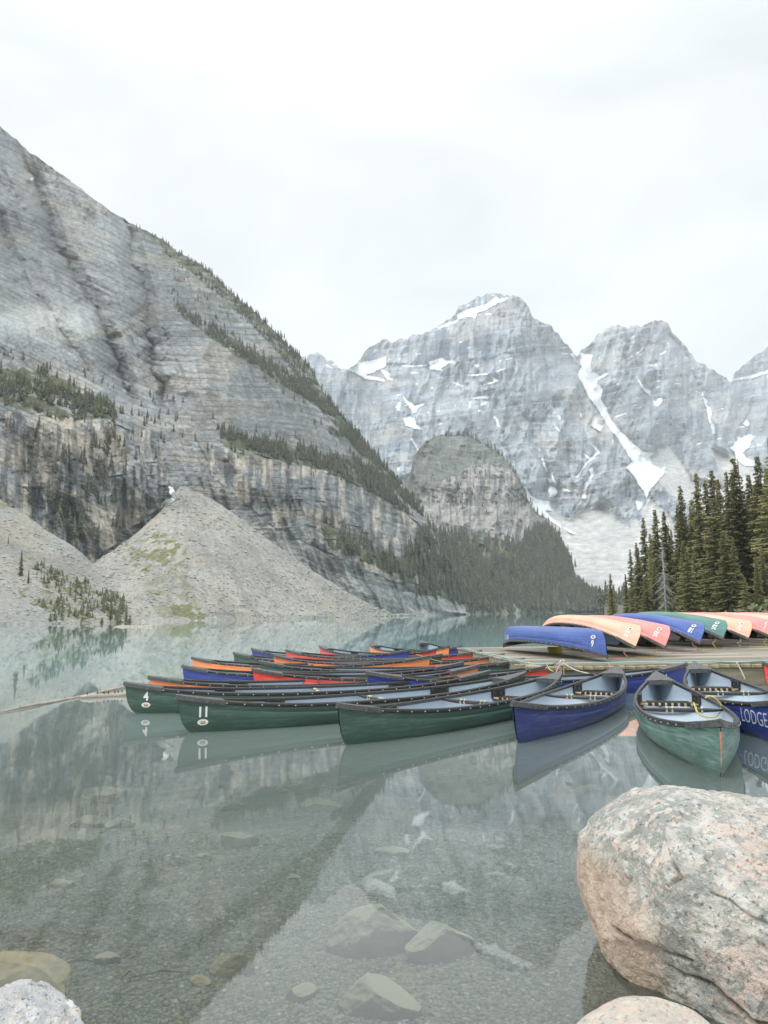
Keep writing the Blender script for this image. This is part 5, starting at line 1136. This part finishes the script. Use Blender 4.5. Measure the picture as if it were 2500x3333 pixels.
GT = 'spruces in the stand on the right bank'
for (x, y, D, var, cl, lab) in near:
    X, Y = T6(x, y); tree(X, Y, D, var, cl, lab, GT, wide=1.15 if var == 5 else 1.0)
for k in range(64):                       # the rest of the stand behind
    px = rr.uniform(2060, 2620); D = rr.uniform(116, 150); base_t = np.interp(px, [2060, 2150, 2230, 2300, 2400, 2500, 2620], [1790, 1700, 1620, 1580, 1540, 1500, 1440])
    tree(px, base_t + rr.uniform(15, 200), D, rr.choice([0, 1, 3, 4, 2]), 1, 'dark spruce deeper inside the stand on the right bank', GT + ', back rows')
for k, (px, py, D) in enumerate(((2540, 1560, 100), (2590, 1480, 96), (2650, 1500, 92), (2720, 1540, 90), (2800, 1500, 88), (2900, 1560, 84))): tree(px, py, D, k % 5, 1, 'spruce just beyond the right edge of the view', 'spruces beyond the right edge')
# dead snag
X, Y = T6(700, 1010); top = at_y(X, Y, 103.); sn = empty('dead_tree', (float(top[0]), 103., .9)); tag(sn, 'dead grey spruce snag with bare curling branches', 'dead tree'); hs_ = top[2] - .9
obj('trunk', MB().tube([(0, 0, 0), (.05, 0, hs_ * .5), (0, 0, hs_)], [.14, .10, .02], 7).mesh('trunk', True), M_grey, sn)
bm_ = [MB() for _ in range(3)]
for k in range(85):
    z = rr.uniform(.12, .97) * hs_; L = rr.uniform(.5, 1.0) * (1.9 if z < hs_ * .6 else 1.9 * (1.25 - z / hs_)); a = rr.uniform(0, 6.28); pts = []
    for u in np.linspace(0, 1, 6): pts.append((L * u * math.cos(a) + .12 * math.sin(5 * u + k), L * u * math.sin(a), z - L * .75 * u ** 1.5 + .12 * math.cos(4 * u + k)))
    m = MB().tube(pts, [.035, .03, .024, .018, .012, .006], 4)
    if L > .9:
        for q in range(3): p = pts[2 + q]; m.tube([p, (p[0] + rr.uniform(-.4, .4), p[1] + rr.uniform(-.3, .3), p[2] - rr.uniform(.1, .5))], [.012, .004], 3)
    obj('branch', m.mesh('branch', True), M_grey, sn)
# low bushes along the bank
def bush_mesh(seed):
    r = np.random.default_rng(seed); n = 1300; d = r.normal(size=(n, 3)); d /= np.linalg.norm(d, axis=1, keepdims=True); d[:, 2] = np.abs(d[:, 2]); rad = r.random(n) ** .35 * (1 + .3 * vn(d * 2.5 + seed, seed))
    c = d * rad[:, None] * np.array([1, 1, .8]); s = .05 + .05 * r.random(n)
    A = r.normal(size=(n, 3)); A /= np.linalg.norm(A, axis=1, keepdims=True); B = np.cross(A, r.normal(size=(n, 3))); B /= np.linalg.norm(B, axis=1, keepdims=True)
    V = np.stack([c - A * s[:, None], c + A * s[:, None], c + B * s[:, None] * .9, c - B * s[:, None] * .5], 1).reshape(-1, 3); q = np.arange(n)[:, None] * 4
    return np_mesh('foliage', V, np.concatenate([q + [0, 2, 1], q + [0, 1, 3]]), False)
M_bush = foliage('willow_leaves', (.10, .12, .06), (.21, .225, .12), 1.5)
bm2 = [bush_mesh(k) for k in (1, 2, 3)]
for m in bm2: m.materials.append(M_bush)
stemm = MB()
for k in range(6): stemm.tube([(0, 0, 0), (.4 * math.cos(k), .4 * math.sin(k), .6)], [.03, .01], 4)
stemm = stemm.mesh('stem'); stemm.materials.append(M_bark)
BL = ['left of the lone small spruce', 'right of the lone small spruce', 'between the lone spruce and the slim ones', 'under the small young spruce near the right edge', 'largest of the right hand group', 'at the right edge behind the last canoe', 'low, in front of the right hand group', 'beyond the right edge', 'right of the young olive spruce', 'at the foot of the slim left spruces', 'in front of the dead snag', 'left of the dead snag', 'touching the foot of the snag', 'below the young olive spruce, left side', 'under the yellow green spruce', 'below the wide young spruce']
BU = [(60, 1620, 118, 1.6), (130, 1600, 116, 2.2), (195, 1590, 118, 2.4), (1480, 1480, 92, 3.6), (1560, 1440, 91, 4.2), (1640, 1460, 90, 4.0), (1400, 1560, 93, 2.4), (1700, 1420, 89, 4.5), (1000, 1590, 98, 1.5), (290, 1600, 112, 1.8), (620, 1590, 106, 1.6), (450, 1580, 108, 2.0), (520, 1600, 107, 1.8), (850, 1600, 101, 1.5), (1120, 1595, 97, 1.6), (1260, 1590, 95, 1.8)]
for k, (x, y, D, s) in enumerate(BU):
    X, Y = T6(x, y); p = at_y(X, Y, D); t = empty('bush', (float(p[0]), D, float(bank_z(np.array(X), np.array(float(D)))) - .1), (0, 0, k)); t.scale = (s, s, s * 1.05)
    tag(t, 'pale green leafy bush ' + BL[k], 'bush', 'bushes along the right bank'); obj('foliage', bm2[k % 3], None, t); obj('stem', stemm, None, t)

# ------------------------------------------------------------------ far trees on the slopes
def far_tpl(seed, layers=7, nb=5):
    r = np.random.default_rng(seed); V = []; Fs = []
    for L in range(layers):
        h = .08 + .80 * L / (layers - 1); Rr = .15 * (1 - h) ** .8 + .012
        a0 = r.random() * 6.28
        for b in range(nb):
            a = a0 + b * 6.283 / nb + r.uniform(-.3, .3); q = Rr * r.uniform(.7, 1.35); i = len(V)
            V += [(0, 0, h + .17), (q * math.cos(a - .55), q * math.sin(a - .55), h - .02 * r.random()), (q * 1.15 * math.cos(a), q * 1.15 * math.sin(a), h - .03), (q * math.cos(a + .55), q * math.sin(a + .55), h)]
            Fs += [(i, i + 1, i + 2), (i, i + 2, i + 3)]
    i = len(V); V += [(-.012, 0, -.05), (.012, 0, -.05), (0, 0, .4), (-.006, 0, .85), (.006, 0, .85), (0, 0, 1.03)]; Fs += [(i, i + 1, i + 2), (i + 3, i + 4, i + 5)]
    return np.array(V), np.array(Fs)
TP = [far_tpl(k) for k in range(4)]
M_ft = [foliage('far_spruce_needles', (.075, .080, .055), (.155, .155, .105), .06), foliage('far_pale_spruce', (.10, .12, .06), (.17, .18, .09), .06)]
ft_me = []
for k, (v, f) in enumerate(TP):
    me = np_mesh('spruce_tree', v, f, False); me.materials.append(M_ft[0]); ft_me.append(me)
spots = []                                # (x, y, z, height, pale)
rg = np.random.default_rng(77)
def scatter(px, py, P, polys, n, h, key=0, edge=None, pale=0.0, cover=None):
    ny, nx = px.shape; m = np.zeros(px.shape, bool)
    nn_ = fbm(np.stack([px / 34, py / 34, px * 0], -1), 4, 401 + len(spots) % 7)
    for q in polys: m |= inpoly(px + 34 * nn_, py + 30 * nn_, q) & (nn_ > -.35)
    if cover is not None: m &= cover
    idx = np.flatnonzero(m.ravel())
    if len(idx) == 0: return
    ii = rg.choice(idx, n); Pp = P.reshape(-1, 3)[ii] + rg.normal(0, .3, (n, 3))
    hh = h * (.45 + .8 * rg.random(n) ** 1.3)
    for p, q, k in zip(Pp, hh, rg.random(n)): spots.append((p[0], p[1], p[2] - .4, q, k < pale))
nL = fbm(PL / 26, 3, 301)
scatter(pxL, pyL, PL, [vegL[0]], 420, 7.5, pale=.4, cover=nL > -.25)
scatter(pxL, pyL, PL, [vegL[1]], 420, 8.5)
scatter(pxL, pyL, PL, [vegL[2]], 900, 7, cover=fbm(PL / 20, 3, 302) > -.12)
scatter(pxL, pyL, PL, [vegL[3]], 560, 8.5, cover=nL > -.3)
scatter(pxL, pyL, PL, [vegL[4]], 360, 10)
scatter(pxL, pyL, PL, [vegL[5]], 40, 9)
scatter(pxL, pyL, PL, [S_([(170, 940), (260, 950), (280, 1050), (200, 1080), (130, 1010)])], 40, 8)
for q, n_, h_ in ((S_([(370, 560), (480, 640), (640, 800), (700, 880), (860, 1060), (800, 1040), (660, 900), (500, 760), (370, 650)]), 260, 6), (S_([(0, 760), (260, 820), (480, 900), (800, 1000), (850, 1090), (620, 1010), (350, 960), (0, 930)]), 300, 6), (S_([(0, 930), (340, 960), (340, 1090), (200, 1190), (0, 1080)]), 60, 7)):
    scatter(pxL, pyL, PL, [q], n_, h_, cover=fbm(PL / 14, 3, 305) > .05)
# along the ridge line itself
tr = PL[-3]; rx = pxL[0]; ok = np.flatnonzero((rx > 430) & (rx < 1420)); dens = np.interp(rx[ok], [430, 600, 900, 1420], [.08, .4, 1, 1.3])
for j in rg.choice(ok, 330, p=dens / dens.sum()): spots.append((*(tr[j] + rg.normal(0, 1, 3)), rg.uniform(3, 8), False))
scatter(pxD, pyD, PD, [forestD], 5200, 11.5, pale=.12)
scatter(pxD, pyD, PD, [S_([(1180, 1110), (1250, 1240), (1330, 1305), (1320, 1325), (1200, 1300), (1140, 1180)])], 900, 14)
scatter(pxD, pyD, PD, [S_([(880, 1080), (960, 960), (1060, 970), (1130, 1060), (1160, 1140), (1100, 1140), (1000, 1120), (920, 1120)])], 110, 7, cover=fbm(PD / 60, 3, 303) > .1)
for k, j in enumerate(rg.choice(np.flatnonzero((pxD[0] > 960 * K) & (pxD[0] < 1340 * K)), 130)): spots.append((*(PD[-3][j] + rg.normal(0, 1.5, 3)), rg.uniform(6, 13), False))
# the left bank by the water: a wedge of shrubby spruces
obS, pxS, pyS, PSc, _ = left
scatter(pxS, pyS, PSc, [S_([(62, 1205), (100, 1222), (150, 1245), (200, 1262), (262, 1290), (278, 1345), (200, 1345), (150, 1300), (95, 1265)])], 240, 2.6, pale=.85)
scatter(pxS, pyS, PSc, [S_([(75, 1290), (130, 1300), (200, 1335), (190, 1345), (110, 1345)])], 60, 2.4, pale=.85)
for k in range(900):                      # the wood on the valley floor, beyond the bank
    px = rg.uniform(1940, 2700); D = rg.uniform(330, 820); spots.append(((px - 1250) / F * D, D, float(bank_z(np.array(px), np.array(D))), rg.uniform(6, 12), False))
sp = np.array([s[:4] for s in spots]); pl_ = np.array([s[4] for s in spots]); size = sp[:, 3] / sp[:, 1]
# keep clear of the slip and the waterline
keep = sp[:, 2] > -.6; sp, pl_, size = sp[keep], pl_[keep], size[keep]
order = np.argsort(-size); first = order[:200]; rest = order[200:]
inview = np.abs(sp[:, 0] / sp[:, 1]) < .53
paleme = []
for k, (v, f) in enumerate(TP):
    me = np_mesh('spruce_tree', v, f, False); me.materials.append(M_ft[1]); paleme.append(me)
n_ind = 0
rest = list(rest)
for i in first:
    if not inview[i]: rest.append(i); continue
    t = obj('spruce_tree', (paleme if pl_[i] else ft_me)[i % 4]); t.location = sp[i, :3].tolist(); s = float(sp[i, 3]); t.scale = (s, s, s); t.rotation_euler = (0, 0, float(i))
    onl = sp[i, 1] < 330
    tag(t, 'small spruce growing on the scree slope by the left shore' if onl else 'small dark spruce on the far mountain slopes', 'tree', 'spruces on the left scree slope' if onl else 'spruces on the far slopes')
# a few that stand out on the left scree
for (px, py, hpx, D, lab) in ((67, 1882, 95, 262, 'tall thin spruce standing alone on the left scree slope'), (27, 1770, 28, 290, 'short spruce at the left edge high on the scree slope'), (360, 2022, 86, 252, 'dark pointed spruce at the water in the left bay'), (410, 2026, 66, 254, 'right one of the dark spruces at the end of the left shrubs'), (182, 1915, 34, 258, 'thin spruce rising from the top of the left shrubs'), (92, 1900, 50, 255, 'bushy spruce next to the tall thin one on the left scree'), (245, 1960, 40, 253, 'thin spruce over the middle of the left shrubs')):
    b = at_y(px, py, D); h = hpx / F * D; t = empty('spruce_tree', b.tolist()); t.scale = (h * 1.25, h * 1.25, h); tag(t, lab, 'tree', 'spruces on the left scree slope'); obj('trunk', trunkm, None, t); obj('crown', crowns[1, 1], None, t)
sel = np.array(rest); VV = []; FFc = []; off = 0
for k in range(4):
    for pc_ in (False, True):
        ii = sel[(sel % 4 == k) & (pl_[sel] == pc_)]
        if len(ii) == 0: continue
        v, f = TP[k]; a = rg.random(len(ii)) * 6.28; s = sp[ii, 3]
        w = v[None] * s[:, None, None]
        if pc_: w = w * (np.array([1, 1, 0]) * (1.0 + 1.3 * rg.random((len(ii), 1, 1))) + np.array([0, 0, 1]))
        ca, sa = np.cos(a)[:, None], np.sin(a)[:, None]
        w = np.stack([w[..., 0] * ca - w[..., 1] * sa, w[..., 0] * sa + w[..., 1] * ca, w[..., 2]], -1) + sp[ii, :3][:, None]
        fc = (f[None] + (np.arange(len(ii)) * len(v))[:, None, None]).reshape(-1, 3)
        if pc_: tag(obj('forest', np_mesh('forest', w.reshape(-1, 3), fc, False), M_ft[1]), kind='stuff')
        else: VV.append(w.reshape(-1, 3)); FFc.append(fc + off); off += len(ii) * len(v)
tag(obj('forest', np_mesh('forest', np.concatenate(VV), np.concatenate(FFc), False), M_ft[0]), kind='stuff')
print('far trees', len(sp), 'forest verts', off)
M_srock = noisy(mat('shore_rock', (.33, .325, .295), .9), .8, .4, 4)
# shore rocks on the left bank and along the talus
nr_ = 700; V3, F3 = ICO[1]; rows = []
for k in range(nr_):
    px = rg.uniform(-40, 1520); D = shoreD(px) * rg.uniform(1.0, 1.03) + rg.uniform(0, 6); x = (px - 1250) / F * D; s = rg.uniform(.3, 1.5) * D / 350
    rows.append((V3 * (1 + .5 * (rg.random((len(V3), 1)) - .5))) * s * np.array([1.2, 1, .6]) + np.array([x, D, rg.uniform(0, .6)]))
W_ = np.concatenate(rows); fc = (F3[None] + (np.arange(nr_) * len(V3))[:, None, None]).reshape(-1, 3)
tag(obj('shore_rocks', np_mesh('shore_rocks', W_, fc, False), M_srock), kind='stuff')
# loose boulders lying on the scree
V6 = np.array([(1, 0, 0), (-1, 0, 0), (0, 1, 0), (0, -1, 0), (0, 0, 1), (0, 0, -1.)]); F6 = np.array([(0, 2, 4), (2, 1, 4), (1, 3, 4), (3, 0, 4), (2, 0, 5), (1, 2, 5), (3, 1, 5), (0, 3, 5)])
for (o_, sx0, sy0, SP, _), cnt in ((cone, 2600), (left, 2600)):
    Pf = SP.reshape(-1, 3); Pf = Pf[(Pf[:, 2] > 0) & (np.abs(Pf[:, 0] / Pf[:, 1]) < .56)]; Pk = Pf[rg.choice(len(Pf), cnt, p=(lambda w: w / w.sum())(np.exp(-Pf[:, 2] / 45)))]
    sz = (.14 + .75 * rg.random(cnt) ** 5) * Pk[:, 1] / 300
    v = V6[None] * (1 + .5 * (rg.random((cnt, 6, 1)) - .5)) * sz[:, None, None] * np.array([1.3, 1, .8]) + Pk[:, None]
    tag(obj('scree_boulders', np_mesh('scree_boulders', v.reshape(-1, 3), (F6[None] + (np.arange(cnt) * 6)[:, None, None]).reshape(-1, 3), False), M_srock), kind='stuff')
# driftwood at the left edge
for k, (a, b) in enumerate((((40, 1995), (110, 2020)), ((115, 2022), (150, 2034)), ((0, 2015), (60, 2030)))):
    A = at_y(*a, 216); B = at_y(*b, 213); tag(obj('driftwood_log', MB().tube([A.tolist(), B.tolist()], .16, 7).mesh('driftwood_log'), M_grey), ['longest bleached log on the rubble at the left edge', 'short bleached log touching the water at the far left', 'low bleached log at the left edge of the shore'][k], 'log')

# ------------------------------------------------------------------ air
hz = MB().box((300, 2300, 630), (9000, 5600, 1290)).mesh('haze'); hm = bpy.data.materials.new('haze'); hm.use_nodes = True; nt = hm.node_tree; nt.nodes.clear()
oo = N(nt, 'ShaderNodeOutputMaterial'); pv = N(nt, 'ShaderNodeVolumePrincipled'); pv.inputs['Color'].default_value = (.93, .97, 1, 1); pv.inputs['Density'].default_value = 1.25e-4; pv.inputs['Anisotropy'].default_value = .0
nt.links.new(pv.outputs[0], oo.inputs['Volume'])
tag(obj('haze', hz, hm), kind='stuff')
